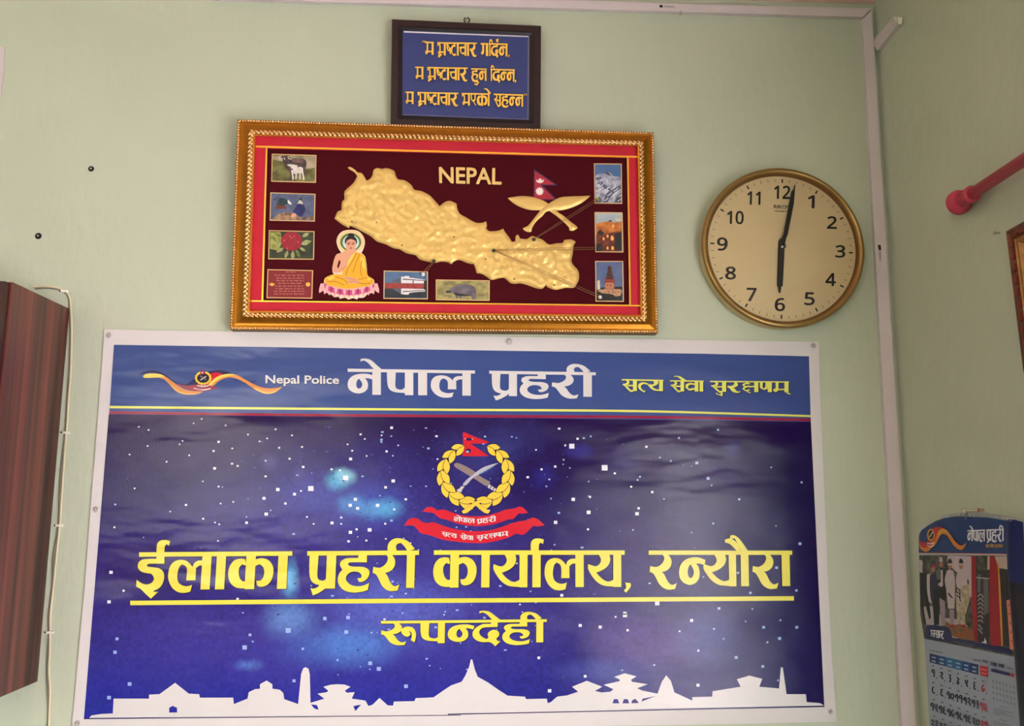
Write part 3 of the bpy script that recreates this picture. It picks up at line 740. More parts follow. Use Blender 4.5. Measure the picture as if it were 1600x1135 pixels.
# skyline
b = MB()
c7, c8 = T(100, 1000, 2.5806), T(700, 1000, 2.5806)
sky = c7([(102,316),(110,306),(150,300),(197,298),(200,238),(343,238),(343,222),(385,220),(448,174),(503,218),(545,220),(548,234),(682,234),(685,260),(740,238),(745,212),(770,200),(790,198),(790,180),(817,165),(840,180),(840,198),(870,202),(884,215),(888,240),(944,260),(956,140),(965,115),(975,111),(986,118),(991,140),(994,255),(1050,238),(1022,218),(1060,212),(1066,206),(1046,190),(1075,182),(1100,180),(1130,181),(1155,190),(1132,206),(1140,214),(1172,212),(1160,238),(1215,246),(1228,268),(1245,262),(1272,235),(1305,265),(1327,266),(1330,250),(1413,248),(1418,236),(1490,233),(1530,205),(1560,185),(1585,176)]) + \
      c8([(55,170),(70,145),(85,110),(92,80),(98,80),(108,120),(120,150),(160,172),(200,200),(240,226),(310,230),(315,240),(398,238),(402,256),(415,252),(440,230),(480,225),(525,210),(500,190),(560,166),(622,190),(592,207),(620,213),(655,210),(667,200),(628,182),(690,168),(694,162),(670,150),(712,136),(760,148),(738,162),(742,170),(805,180),(762,196),(785,206),(845,218),(862,170),(880,144),(898,165),(913,213),(985,246),(985,232),(1065,230),(1067,208),(1180,190),(1165,160),(1215,145),(1267,158),(1255,190),(1335,197),(1342,112),(1350,112),(1365,220),(1443,220),(1446,252),(1500,256),(1516,266),(800,280),(400,292),(0,298)]) + c7([(1200,306),(800,309),(400,313)])
holes = [c7([(424,294),(424,275),(438,267),(456,275),(456,294)]), c7([(996,261),(1020,264),(1027,282),(1010,278)]), c7([(1166,268),(1198,262),(1175,288)])] + \
        [c8([(x - 14, 257), (x - 8, 240), (x + 8, 240), (x + 14, 257)]) for x in (677, 717)] + [c8([(740, 257), (742, 246), (755, 238), (770, 255)]), c8([(780, 250), (785, 238), (842, 227), (815, 236)])]
b.ink(BACK, sky, wht, BW + .0006, holes=holes, sm=False)
b.ink(BACK, c7([(80, 317), (1600, 303.5), (1600, 306), (80, 321)]), navy, BW + .0008, sm=False)
b.ink(BACK, c8([(0, 299), (1518, 268), (1518, 272), (0, 303)]), navy, BW + .0008, sm=False)
b.build('skyline_print', ban, label='white skyline of temples, towers and domes along the foot of the banner')
# crest --------------------------------------------------------------------
C6 = T(620, 660, 5.676)
cr = empty('crest_print', (0, 0, 0), 'x', 'x'); del cr['category']; cr['label'] = 'police crest with flag, wreath, crossed knife and baton over red ribbons'
cr.parent = ban
W6 = BW + .0008
b = MB()
def both(o, mt_, w_, grow=3.0, hs=()):
    cx = sum(p[0] for p in o) / len(o); cy = sum(p[1] for p in o) / len(o)
    g = [(x + (x - cx) / max(1, math.hypot(x - cx, y - cy)) * grow, y + (y - cy) / max(1, math.hypot(x - cx, y - cy)) * grow) for x, y in o]
    b.ink(BACK, C6(g), dkblue, w_); b.ink(BACK, C6(o), mt_, w_, hs)
r1 = [(230,795),(260,760),(300,752),(335,765),(365,785),(400,775),(450,785),(520,812),(600,830),(700,836),(800,828),(900,800),(960,778),(1010,770),(1050,765),(1080,750),(1120,758),(1165,805),(1110,812),(1080,812),(1030,860),(990,862),(930,885),(840,910),(740,922),(640,918),(540,900),(440,865),(380,850),(330,810),(290,800)]
r2 = [(62,920),(100,868),(140,850),(190,858),(225,885),(270,895),(320,888),(400,915),(500,945),(620,965),(720,968),(820,960),(930,930),(1030,895),(1090,880),(1150,870),(1205,848),(1250,860),(1312,915),(1250,925),(1210,920),(1170,960),(1120,1000),(1060,990),(1000,1020),(900,1050),(780,1072),(660,1072),(520,1060),(400,1040),(300,1005),(230,990),(200,975),(160,925),(110,915)]
b.ink(BACK, C6(r1), red, W6); b.ink(BACK, C6(r2), red, W6)
cxl = mat('ink_ribbon_fold', (140, 16, 34), **inkspec)
b.ink(BACK, C6([(365,785),(400,776),(395,800),(440,865),(390,852),(340,815)]), red, W6)
b.step += .0001
def arcword(tokens, xa, xb, ymid, sag, h, n, yoff=0):
    # each letter of the word is set on the ribbon's curve
    pass
def cw_(tokens, xa, xb, f, h):
    pa, pb = C6([(xa, f(xa)), (xb, f(xb))]); ph = h / 5.676
    word(b, BACK, tokens, pa[0], pb[0], (pa[1], pb[1]), (pa[1] + ph, pb[1] + ph), wht, W6 + .0002)
f1 = lambda x: 862 - ((x - 690) / 190.0) ** 2 * 22 ; f2 = lambda x: 1010 - ((x - 690) / 300.0) ** 2 * 44
cw_(['na_half', 'aa', 'e_matra', 'pa', 'aa', 'la'], 505, 690, lambda x: 838 if x < 600 else 856, 40)
cw_(['+pa', 'ha', 'ra', 'aa', 'ii_hook'], 712, 878, lambda x: 860 if x < 800 else 838, 40)
cw_(['sa', 'ta_half', 'ya'], 398, 530, lambda x: 970 if x < 470 else 992, 36)
cw_(['sa', 'e_matra', 'va', 'aa'], 562, 678, lambda x: 1000 if x < 620 else 1008, 38)
cw_(['sa', 'u_matra', 'ra', 'ksha', 'nna', 'ma', 'halant'], 706, 985, lambda x: 1008 if x < 850 else 966, 38)
b.build('ribbon', cr)
b = MB()
flag = [(585,92),(602,90),(700,132),(822,178),(790,190),(672,190),(660,196),(735,245),(815,300),(690,303),(582,300),(588,190)]
b.ink(BACK, C6(flag), red, W6, sm=False)
ring = lambda cx, cy, rx, ry, n=14: [(cx + rx * math.cos(2 * math.pi * i / n), cy + ry * math.sin(2 * math.pi * i / n)) for i in range(n)]
b.ink(BACK, C6([(606,150),(622,162),(640,165),(658,162),(672,150),(660,146),(640,135),(618,146)]), navy, W6)
b.ink(BACK, C6(ring(634, 255, 23, 21)), navy, W6); b.ink(BACK, C6(ring(628, 262, 14, 9)), cw[1], W6)
b.ink(BACK, C6(ring(606, 148, 4, 6, 8)), wht, W6); b.ink(BACK, C6(ring(670, 149, 4, 5, 8)), wht, W6)
b.build('flag', cr)
b = MB()
gold = mat('ink_gold', (232, 200, 70), **inkspec)
# wreath: leaves laid along two arcs that cross at the foot
def leaf(cx, cy, ang, ln, wd_):
    pts = []
    for t, s_ in ((0, 0), (.15, .55), (.4, 1), (.7, .8), (1, 0), (.7, -.8), (.4, -1), (.15, -.55)):
        x = (t - .4) * ln; y = s_ * wd_ / 2
        pts.append((cx + x * math.cos(ang) - y * math.sin(ang), cy + x * math.sin(ang) + y * math.cos(ang)))
    return pts
RXc, RYc, CX, CY = 292, 262, 700, 462
for side in (-1, 1):
    for i, th in enumerate((14, 36, 58, 81, 104, 127, 147)):
        t = math.radians(th)                      # 0 = foot, growing upwards
        for off, spread in ((26, .42), (-26, -.42)):
            x = CX + side * (RXc + off) * math.sin(t); y = CY + (RYc + off) * math.cos(t)
            dxx, dyy = side * RXc * math.cos(t), -RYc * math.sin(t)
            a = math.atan2(dyy, dxx) - side * spread * .8
            sz = 1.0 - .25 * (th / 147.0) ** 3
            both(leaf(x, y, a, 150 * sz, 64 * sz), gold, W6, 5.5)
for side in (-1, 1):
    o = [(CX - side * 125, 792), (CX - side * 110, 812), (CX - side * 70, 800), (CX + side * 20, 725), (CX + side * 110, 690), (CX + side * 40, 690), (CX - side * 20, 715)]
    both(o, gold, W6, 3)
b.build('laurel_wreath', cr)
b = MB()
gr = mat('ink_grey_brown', (138, 124, 122), **inkspec); gr2 = mat('ink_light_grey', (178, 178, 192), **inkspec); gr3 = mat('ink_pale', (200, 196, 200), **inkspec)
both([(505,378),(515,366),(540,362),(600,385),(680,430),(740,480),(830,530),(812,560),(790,566),(700,510),(600,450),(520,400)], gr, W6)
for i in range(3): both([(818 + i * 24, 550 + i * 16), (836 + i * 24, 560 + i * 16), (822 + i * 24, 590 + i * 14), (804 + i * 24, 578 + i * 14)], gr3, W6, 3)
b.build('baton', cr)
b = MB(); b.step = .0006
both([(905,362),(870,368),(780,395),(720,430),(670,470),(620,510),(585,550),(590,566),(620,555),(670,500),(720,470),(800,430),(850,395)], gr2, W6)
b.ink(BACK, C6([(900, 362), (800, 420), (720, 465), (760, 455), (850, 400)]), mat('ink_steel_blue', (86, 120, 160), **inkspec), W6)
both([(570,566),(600,572),(580,600),(572,622),(545,618),(530,602),(560,585)], gr3, W6)
b.build('knife', cr)
# heading swoosh ------------------------------------------------------------
S_ = T(210, 560, 6.4)
b = MB(); WS = BW + .0006
og = mat('ink_orange', (214, 140, 70), **inkspec); og2 = mat('ink_amber', (226, 178, 92), **inkspec); gy = mat('ink_gold_edge', (232, 208, 96), **inkspec)
b.ink(BACK, S_([(42,166),(90,135),(170,120),(240,130),(310,165),(380,215),(430,245),(500,262),(540,250),(600,205),(660,170),(740,135),(840,118),(920,130),(990,165),(930,185),(860,170),(780,200),(740,260),(600,290),(480,270),(400,240),(330,200),(260,160),(160,145),(90,160)]), navy, WS)
b.ink(BACK, S_([(950,190),(1010,215),(1080,250),(1160,245),(1205,222),(1225,212),(1190,240),(1110,258),(1040,235)]), navy, WS)
b.ink(BACK, S_([(640,210),(700,185),(780,148),(830,143),(880,155),(860,175),(800,215),(760,262),(640,262)]), red, WS)
b.ink(BACK, S_([(440,255),(520,275),(640,262),(760,265),(790,285),(830,290),(830,302),(760,318),(700,330),(600,328),(500,300),(430,258)]), crim, WS)
b.ink(BACK, S_([(85,182),(110,160),(180,152),(260,160),(320,190),(370,225),(430,270),(500,310),(580,328),(640,330),(690,332),(640,352),(560,364),(480,355),(410,320),(360,270),(300,215),(240,195),(160,198),(100,196)]), og, WS)
b.ink(BACK, S_([(85,182),(110,160),(180,152),(260,160),(310,185),(250,190),(160,196),(100,196)]), gy, WS)
b.ink(BACK, S_([(330,235),(380,285),(440,330),(520,350),(640,350),(690,334),(640,356),(560,365),(470,355),(400,315)]), og2, WS)
b.ink(BACK, S_([(735,272),(770,230),(820,190),(880,165),(960,156),(1030,170),(1110,215),(1190,258),(1290,295),(1380,300),(1480,286),(1420,335),(1360,356),(1290,352),(1200,310),(1120,255),(1040,212),(960,192),(890,205),(830,240),(790,276)]), og, WS)
b.ink(BACK, S_([(735,272),(770,230),(820,190),(880,165),(960,156),(1010,164),(940,180),(870,195),(800,240),(770,275)]), gy, WS)
b.ink(BACK, S_([(1200,285),(1290,330),(1370,335),(1480,287),(1420,335),(1360,356),(1290,352),(1200,310)]), og2, WS)
b.step += .0001
b.ink(BACK, S_(ring(688, 200, 58, 56)), dkblue, WS)
for side in (-1, 1):
    for i, th in enumerate((10, 34, 58, 82, 106, 130, 150)):
        t = math.radians(th); x = 688 + side * 72 * math.sin(t); y = 198 + 58 * math.cos(t)
        b.ink(BACK, S_(leaf(x, y, math.atan2(-58 * math.sin(t), side * 72 * math.cos(t)), 36, 24)), gold, WS)
b.ink(BACK, S_([(655,215),(700,185),(725,178),(705,198),(662,222)]), gr3, WS); b.ink(BACK, S_([(650,178),(660,172),(720,212),(714,220)]), gr, WS)
b.ink(BACK, S_([(660,130),(672,114),(690,125),(712,148),(695,165),(660,165)]), crim, WS); b.ink(BACK, S_(ring(680, 145, 8, 8, 8)), wht, WS)
b.ink(BACK, S_([(625,268),(690,275),(740,268),(742,278),(690,286),(626,278)]), wht, WS)
b.ink(BACK, S_([(590,296),(660,312),(720,308),(765,298),(762,308),(690,322),(594,306)]), wht, WS)
b.build('swoosh_emblem', ban, label='wavy orange, red and navy swoosh with a tiny wreath crest')
# eyelets and nails of the banner
def nail(px, py, label, pl=BACK, w=BW, r=.0045, ringed=True, m=steel):
    c = pl.P(px, py, w); o = empty('nail', c, label, 'nail')
    b = MB(); 
    prof = [(0, .005), (r * .5, .0048), (r * .8, .0035), (r * .85, .0015), (r * .35, .001), (r * .35, -.003)]
    b.lathe(c, pl.n, prof, m, 16); b.build('head', o)
    if ringed:
        b = MB(); b.lathe(c, pl.n, [(r * .9, 0), (r * 1.1, .0012), (r * 1.5, .0012), (r * 1.7, 0)], mat('dull_washer', (196, 190, 190), .45, .2), 20); b.build('washer', o)
    return o
nail(170, 524, 'nail and washer pinning the upper left corner of the banner', r=.0038)
nail(795, 533.5, 'shiny nail in the middle of the top border of the banner', r=.0045)
nail(1271, 540.5, 'nail and washer pinning the upper right corner of the banner', r=.0038)
nail(149.5, 796, 'nail halfway down the left border of the banner', r=.0035)
nail(1297.5, 1112.5, 'nail pinning the lower right corner of the banner', r=.003)
nail(121, 1131, 'nail pinning the lower left corner of the banner', r=.0035)

# ------------------------------------------------------------------ golden map frame
def leanplane(ptop, pbot, wt, wb):
    """Plane leaning off the wall: wt metres out at pixel height ptop, wb metres at pbot."""
    a = BACK.P(*ptop, wt); c = BACK.P(*pbot, wb); d = a - c
    n = Vector((0, -1, 0)); n = n - d * (n.dot(d) / d.dot(d)) if d.length else n
    n = Vector((0, -(d.z), d.y)).normalized()
    if n.y > 0: n = -n
    return Plane(c, n)
FRP = leanplane((700, 196), (700, 518), .046, .030)
def card_ring(q, t):
    """Inset a pixel quad by t px on every side."""
    m = quadmap(q); lx = math.dist(q[0], q[1]); ly = math.dist(q[0], q[3]); a = t / lx; c = t / ly
    return [m(a, c), m(1 - a, c), m(1 - a, 1 - c), m(a, 1 - c)]
gold_cove = mat('antique_gold_cove', (176, 116, 30), 0.3, 0.8, mottle=0.12, mscale=60)
gold_lip = mat('bright_gold_lip', (255, 206, 76), 0.3, 0.85)
gold_bead = mat('gold_bead', (244, 200, 140), 0.22, 0.8)
gold_sheet = mat('embossed_gold_foil', (226, 192, 112), 0.40, 0.35, bump=.2, bscale=90)
gold_side = mat('gold_side', (120, 84, 30), 0.5, 0.6)
red_mat = mat('red_velvet_mat', (192, 22, 50), 0.75, mottle=.05, mscale=200)
maroon = mat('maroon_board', (70, 4, 16), 0.85, spec=.15, mottle=.05, mscale=120)
cream_ln = mat('pale_gold_line', (226, 190, 130), 0.4, 0.2)
fo = empty('map_frame', BACK.P(695, 500, 0.0), 'wide golden picture frame with an embossed gold map on maroon board above the banner', 'picture frame')
OQ = [(371, 186.5), (1021.5, 207), (1028, 520.5), (359, 515)]
IQ = [(399.5, 213.3), (995.3, 229.4), (1000, 491.6), (391, 484.7)]
def loopq(t, w): return [(OQ[i][0] * (1 - t) + IQ[i][0] * t, OQ[i][1] * (1 - t) + IQ[i][1] * t, w) for i in range(4)]
def loopP(t, w): return [FRP.P(x, y, w) for x, y, w in loopq(t, w)]
BACKW = -0.028
prof = [(0, BACKW, gold_side), (0.0, -.001, gold_side), (.02, .001, gold_side), (.15, .0015, gold_cove), (.20, .0005, gold_cove), (.32, .001, gold_cove), (.45, .003, gold_cove), (.58, .0065, gold_cove),
        (.66, .009, gold_cove), (.70, .0085, gold_cove), (.86, .0085, gold_side), (.88, .0095, gold_lip), (.94, .008, gold_lip), (1.0, -.002, gold_lip), (1.0, -.010, gold_side)]
loops = [loopP(t, w) for t, w, _ in prof]
# the outer back edge stands straight behind the front edge
loops[0] = [Vector((v.x, -0.0008, v.z)) for v in loops[1]]
for k, nm in enumerate(('top', 'right', 'bottom', 'left')):
    b = MB(); k2 = (k + 1) % 4
    for i in range(len(prof) - 1):
        b.add([loops[i][k], loops[i][k2], loops[i + 1][k2], loops[i + 1][k]], [(0, 3, 2, 1)], prof[i + 1][2])
    b.build('rail', fo)
def beads(b, t, w, spacing, r, mt, sc=(1, 1, 1), twist=False):
    c = loopP(t, w)
    for k in range(4):
        p, q = c[k], c[(k + 1) % 4]; n = int((q - p).length / spacing)
        u = (q - p).normalized()
        for i in range(n):
            cc = p + (q - p) * ((i + .5) / n)
            if twist:
                v = u.cross(FRP.n)
                d = (u + v * .7).normalized()
                b.tube([cc - d * r * 1.25, cc, cc + d * r * 1.25], [r * .35, r * .8, r * .35], mt, 5, False)
            else: b.ball(cc, r, mt, 5, 4)
b = MB(); beads(b, .075, .002, .0054, .0026, gold_bead); b.build('outer_bead_row', fo, kind='stuff')
b = MB(); beads(b, .80, .0095, .0088, .0042, gold_bead); b.build('inner_bead_row', fo, kind='stuff')
b = MB(); beads(b, .71, .0092, .0088, .0040, gold_bead, twist=True); b.build('rope_row', fo, kind='stuff')
# mat boards
MQ = [(417.8, 232.4), (979.8, 247.2), (983.2, 476), (411, 470)]
b = MB()
W_RED, W_MAR = -.004, -.008
O2 = card_ring(IQ, -2)
b.flat(FRP, O2, red_mat, W_RED, [MQ])
b.build('red_mat', fo)
b = MB(); b.flat(FRP, card_ring(MQ, -3), maroon, W_MAR); b.build('maroon_board', fo)
b = MB(); MO = card_ring(MQ, -2.4)
def bar(b, p, q, wd_, mt, w0, w1, pl=FRP):
    dx, dy = q[0] - p[0], q[1] - p[1]; l = math.hypot(dx, dy); nx, ny = -dy / l * wd_ / 2, dx / l * wd_ / 2
    b.slab(pl, [(p[0] + nx, p[1] + ny), (q[0] + nx, q[1] + ny), (q[0] - nx, q[1] - ny), (p[0] - nx, p[1] - ny)], mt, w0, w1)
bar(b, (399.5, 229), (996, 245.2), 2.6, gold_lip, W_RED - .001, W_RED + .002)
bar(b, (390.5, 470.5), (999.8, 477.8), 2.2, gold_lip, W_RED - .001, W_RED + .002)
bar(b, (416.5, 231), (409.8, 471), 2.6, gold_lip, W_RED - .001, W_RED + .0012)
bar(b, (981, 246), (984.6, 477), 2.6, gold_lip, W_RED - .001, W_RED + .0012)
b.build('gold_fillet', fo)
# map relief
c2, c3 = T(350, 180, 3.243), T(680, 180, 3.2417)
mp_ = c2([(627,265),(640,262),(665,278),(676,290),(700,295),(722,332),(738,325),(752,305),(757,280),(775,268),(800,272),(825,268),(862,282),(870,305),(882,325),(915,330),(950,355),(965,378),(1000,385),(1040,405),(1065,430),(1093,462)]) + \
    c3([(30,455),(50,440),(75,434),(108,448),(112,475),(125,500),(160,520),(205,545),(240,545),(258,538),(262,560),(258,575),(275,588),(320,585),(345,575),(352,590),(375,620),(388,642),(405,640),(408,612),(420,605),(430,625),(465,628),(490,613),(520,622),(545,632),(575,655),(610,650),(645,648),(655,632),(690,630),(712,642),(700,665),(697,700),(690,740),(700,760),(725,790),(728,830),(715,860),(700,875),(660,875),(610,885),(570,872),(560,860),(545,878),(515,878),(470,862),(430,852),(405,855),(380,850),(350,825),(320,828),(285,835),(265,822),(240,806),(210,800),(203,775),(195,755),(165,750),(120,733),(90,745),(85,755),(60,745),(30,742)]) + \
    c2([(1070,748),(1030,742),(990,730),(970,710),(925,700),(890,680),(860,675),(820,655),(775,640),(745,615),(700,590),(660,570),(640,560),(632,572),(600,555),(580,540),(560,525),(575,490),(595,482),(598,440),(610,425),(612,385),(655,345),(675,310),(662,290),(636,275)])
b = MB(); relief(b, FRP, mp_, gold_sheet, W_MAR + .001, .0035, 2.7, 4, noise=.0028, seed=5, nscale=.12)
mr_ = b.build('map_relief', fo)
for x, y in c2([(774,543),(902,660),(648,540)]) + c3([(95,617),(256,730),(400,830),(602,862)]):
    b = MB(); b.ball(FRP.P(x, y, W_MAR + .006), .0014, darksteel, 6, 4); b.build('marker_stud', mr_)
# NEPAL
b = MB(); latin(b, FRP, 'NEPAL', [(686.5, 261.5), (783.5, 263.5), (783, 288), (687, 285.5)], mat('gilt_letter', (236, 204, 128), .4, .4), W_MAR + .004, bold=.022, depth=.003)
b.build('name_lettering', fo)
# crossed knives
k1 = c3([(368,420),(375,418),(440,410),(510,418),(560,440),(590,462),(620,490),(650,510),(680,535),(715,562),(722,572),(700,585),(680,583),(678,570),(650,540),(620,515),(600,500),(575,485),(530,482),(480,480),(430,465),(395,445)])
k2 = c3([(786,408),(740,410),(680,412),(630,418),(580,445),(540,475),(515,505),(495,530),(470,560),(444,573),(450,582),(470,592),(487,590),(492,570),(515,535),(545,510),(562,490),(590,482),(640,482),(700,465),(750,440)])
b = MB(); relief(b, FRP, k1, gold_sheet, W_MAR + .001, .003, 3, 6, seed=2); b.build('knife_ornament', fo)
b = MB(); relief(b, FRP, k2, gold_sheet, W_MAR + .0035, .003, 3, 6, seed=3); b.build('knife_ornament', fo)
# flag
b = MB(); fr = mat('flag_red', (170, 28, 52), .6); fb = mat('flag_blue', (34, 30, 76), .6); fw = mat('flag_white', (236, 226, 222), .6)
b.slab(FRP, c3([(500,272),(622,357),(545,357),(618,430),(497,430)]), fb, W_MAR, W_MAR + .0012)
b.ink(FRP, c3([(504,283),(608,352),(532,352),(607,426),(502,426)]), fr, W_MAR + .0013, sm=False)
b.ink(FRP, c3([(510,325),(530,334),(552,325),(545,340),(530,344),(515,340)]), fw, W_MAR + .0014)
b.ink(FRP, c3(ring(531, 328, 8, 7, 10)), fw, W_MAR + .0014)
star = [(529 + (23 if i % 2 == 0 else 15) * math.cos(math.pi * i / 12), 386 + (23 if i % 2 == 0 else 15) * math.sin(math.pi * i / 12)) for i in range(24)]
b.ink(FRP, c3(star), fw, W_MAR + .0014, sm=False)
b.build('flag_cutout', fo)
# seated figure cut out of board
def C5(p): return T(410, 350, 8.421)(p)
bd = MB(); B = lambda pts, m, lim=52, hs=(): bd.ink(FRP, C5(pts), m, W_MAR + .0032, sm=True, lim=lim)
skin = mat('print_skin', (226, 164, 130), .6); skin2 = mat('print_skin_shade', (190, 112, 88), .6); robe = mat('print_robe', (236, 176, 36), .6); robe2 = mat('print_robe_fold', (196, 124, 22), .6)
robe3 = mat('print_robe_light', (250, 212, 90), .6)
hair = mat('print_hair', (28, 20, 22), .6); halo = mat('print_halo', (240, 204, 150), .6); hgreen = mat('print_green', (70, 120, 60), .6); hwht = mat('print_pale_blue', (214, 232, 230), .6)
pink = mat('print_pink', (206, 84, 136), .6); pinkl = mat('print_petal_light', (240, 176, 176), .6); cream = mat('print_cream', (246, 224, 196), .6); mag = mat('print_magenta', (168, 42, 100), .6)
bd.slab(FRP, C5(smooth([(975,230),(1000,150),(1060,95),(1160,78),(1260,95),(1325,160),(1348,240),(1330,320),(1300,380),(1350,430),(1370,560),(1385,680),(1460,730),(1480,800),(1505,838),(1470,865),(1440,905),(1390,915),(1330,968),(1260,970),(1245,995),(1190,975),(1130,995),(1090,970),(1020,985),(1000,955),(940,960),(910,930),(870,925),(850,900),(800,885),(810,860),(775,850),(780,820),(770,805),(810,800),(815,730),(860,690),(950,660),(925,640),(922,570),(950,450),(980,400),(1040,380),(1000,320)], 3)), cream, W_MAR, W_MAR + .003)
B(ring(1162, 232, 182, 150, 24), halo); B(ring(1162, 240, 138, 118, 24), hgreen); B(ring(1164, 246, 108, 98, 24), hwht)
# lotus petals
for i in range(13):
    t = i / 12.0; x = 800 + 680 * t; dy = 60 * math.sin(math.pi * t); a = (t - .5) * 1.7
    y = 830 + dy
    B([(x - 34, y - 46), (x + 34, y - 46), (x + 30 + 30 * a, y + 40), (x + 62 * a, y + 82), (x - 30 + 30 * a, y + 40)], pinkl)
B([(815,770),(900,830),(1100,870),(1300,860),(1440,810),(1470,760),(1475,830),(1400,890),(1260,930),(1130,940),(980,920),(860,880),(815,830)], pink)
for i in range(11):
    t = i / 10.0; x = 850 + 580 * t; y = 845 + 60 * math.sin(math.pi * t)
    B([(x - 18, y - 20), (x, y - 44), (x + 18, y - 20), (x + 10, y + 28), (x, y + 40), (x - 10, y + 28)], mag if i % 2 else pinkl)
B([(815,740),(860,690),(960,665),(1060,670),(1250,680),(1390,690),(1450,725),(1468,770),(1400,820),(1300,830),(1200,850),(1150,855),(1060,850),(920,820),(840,790)], robe)
B([(1060,370),(1130,330),(1220,340),(1230,370),(1320,400),(1355,470),(1365,580),(1385,690),(1300,720),(1180,720),(1060,690),(1050,620),(1060,540),(1080,450)], robe)
B([(1165,380),(1230,360),(1170,480),(1110,570),(1065,610),(1080,540),(1130,440)], robe3); B([(1300,420),(1340,480),(1350,600),(1320,560),(1290,480)], robe3)
for pts in ([(1240,380),(1180,500),(1120,600),(1100,680)], [(1280,390),(1230,520),(1190,640)], [(1310,480),(1290,600),(1310,690)], [(870,720),(960,700),(1080,740),(1120,790)], [(850,760),(960,760),(1080,810)], [(1260,740),(1360,710),(1440,750)], [(1250,780),(1340,790),(1430,780)]):
    B(stroke(pts, 11), robe2)
B([(860,715),(930,690),(960,705),(900,735),(870,745)], robe3); B([(1380,710),(1430,725),(1420,750),(1380,735)], robe3)
B([(1110,320),(1215,320),(1225,370),(1170,420),(1140,470),(1085,520),(1060,600),(1030,640),(930,640),(922,590),(940,480),(975,410),(1040,380),(1100,370)], skin)
B([(1010,470),(1030,500),(1010,560),(1000,590),(985,560)], maroon); B([(930,600),(1030,590),(1080,560),(1110,520),(1110,560),(1060,610),(1000,640),(930,640)], skin)
B([(1050,540),(1060,480),(1075,475),(1082,510),(1090,440),(1102,440),(1100,500),(1125,440),(1130,450),(1118,540),(1085,575)], skin)
B(stroke([(1040,600),(1080,585),(1110,550)], 6), skin2)
B([(1070,690),(1150,700),(1230,720),(1250,755),(1200,780),(1130,770),(1140,740),(1085,720)], skin); B([(1120,760),(1200,740),(1290,750),(1260,780),(1140,790)], skin)
B(stroke([(1090,705),(1170,725),(1230,740)], 6), skin2); B(stroke([(1130,765),(1200,755),(1260,768)], 6), skin2)
B([(1098,240),(1105,210),(1160,190),(1220,210),(1235,250),(1225,310),(1200,345),(1165,360),(1130,345),(1105,310)], skin)
B([(1085,250),(1090,200),(1120,165),(1135,135),(1165,122),(1200,135),(1212,168),(1240,200),(1245,255),(1235,265),(1225,225),(1165,200),(1110,225),(1100,265)], hair)
for x in (1135, 1195): B([(x - 22, 263), (x, 254), (x + 22, 263), (x, 274)], hair); B(stroke([(x - 24, 246), (x, 236), (x + 24, 246)], 5), hair)
B(stroke([(1165, 250), (1160, 292), (1172, 296)], 6), skin2); B([(1145,318),(1165,311),(1187,318),(1165,330)], mat('print_lips', (178, 50, 50), .6))
bd.build('seated_figure_cutout', fo, label='cut-out print of a seated figure in yellow robe on a pink lotus')
# picture cards --------------------------------------------------------------
def card(q, bg, label, paint):
    o = MB(); o.slab(FRP, q, cream_ln, W_MAR, W_MAR + .0016); f = o.build('picture_card', fo, label=label)
    p = MB(); q2 = card_ring(q, 1.3); p.flat(FRP, q2, bg, W_MAR + .0019); xs = [c[0] for c in q2]; ys = [c[1] for c in q2]
    x0_, x1_, y0_, y1_ = max(q2[0][0], q2[3][0]), min(q2[1][0], q2[2][0]), max(q2[0][1], q2[1][1]), min(q2[2][1], q2[3][1])
    def ink(pts, m, lim=52): p.ink(FRP, [(min(x1_, max(x0_, x)), min(y1_, max(y0_, y))) for x, y in smooth(pts, 3, lim)], m, W_MAR + .0020, sm=False)
    paint(ink); p.build('printed_picture', f)
def pm(n, c, c2_=None, s=150): return mat('print_' + n, c, .5, col2=c2_, mscale=s)
TA = T(410, 230, 9.458)
rp = random.Random(9)
def cow(ink):
    ink(TA([(150,110),(800,110),(800,300),(600,320),(400,240),(150,180)]), pm('haze', (180, 166, 140), (120, 116, 84), 30))
    dk = pm('cow_dark', (82, 62, 62), (50, 36, 36)); md = pm('cow_mid', (128, 102, 98), (92, 72, 70))
    ink(TA([(290,165),(250,140),(300,130),(350,120),(400,150),(460,170),(590,170),(640,200),(652,250),(635,330),(632,420),(590,400),(560,330),(470,320),(430,400),(430,490),(410,480),(410,380),(370,330),(330,280),(300,210)]), dk)
    ink(TA([(400,160),(590,175),(620,215),(560,235),(450,215)]), md)
    lt = pm('horn', (196, 190, 180)); ink(TA(stroke([(300,170),(255,180),(250,145),(280,138)], 14)), lt); ink(TA(stroke([(320,150),(330,190)], 14)), lt)
    ink(TA(stroke([(380,140),(385,170),(430,180)], 12)), lt)
    wc = pm('calf', (232, 226, 220), (200, 196, 190)); ink(TA([(360,265),(400,250),(450,255),(520,270),(510,300),(560,290),(600,310),(605,370),(625,480),(600,490),(590,400),(560,380),(570,470),(550,475),(545,385),(510,390),(505,465),(485,475),(490,400),(450,390),(465,460),(445,490),(432,400),(425,340),(425,300)]), wc)
    ink(TA(ring(440, 328, 14, 12, 8)), pm('dark', (30, 26, 26)))
card([(424.8,240.4),(494.3,242.4),(493.5,285.5),(423.7,283.7)], pm('field', (122, 122, 66), (74, 72, 40), 60), 'small card with a dark cow and white calf on green grass', cow)
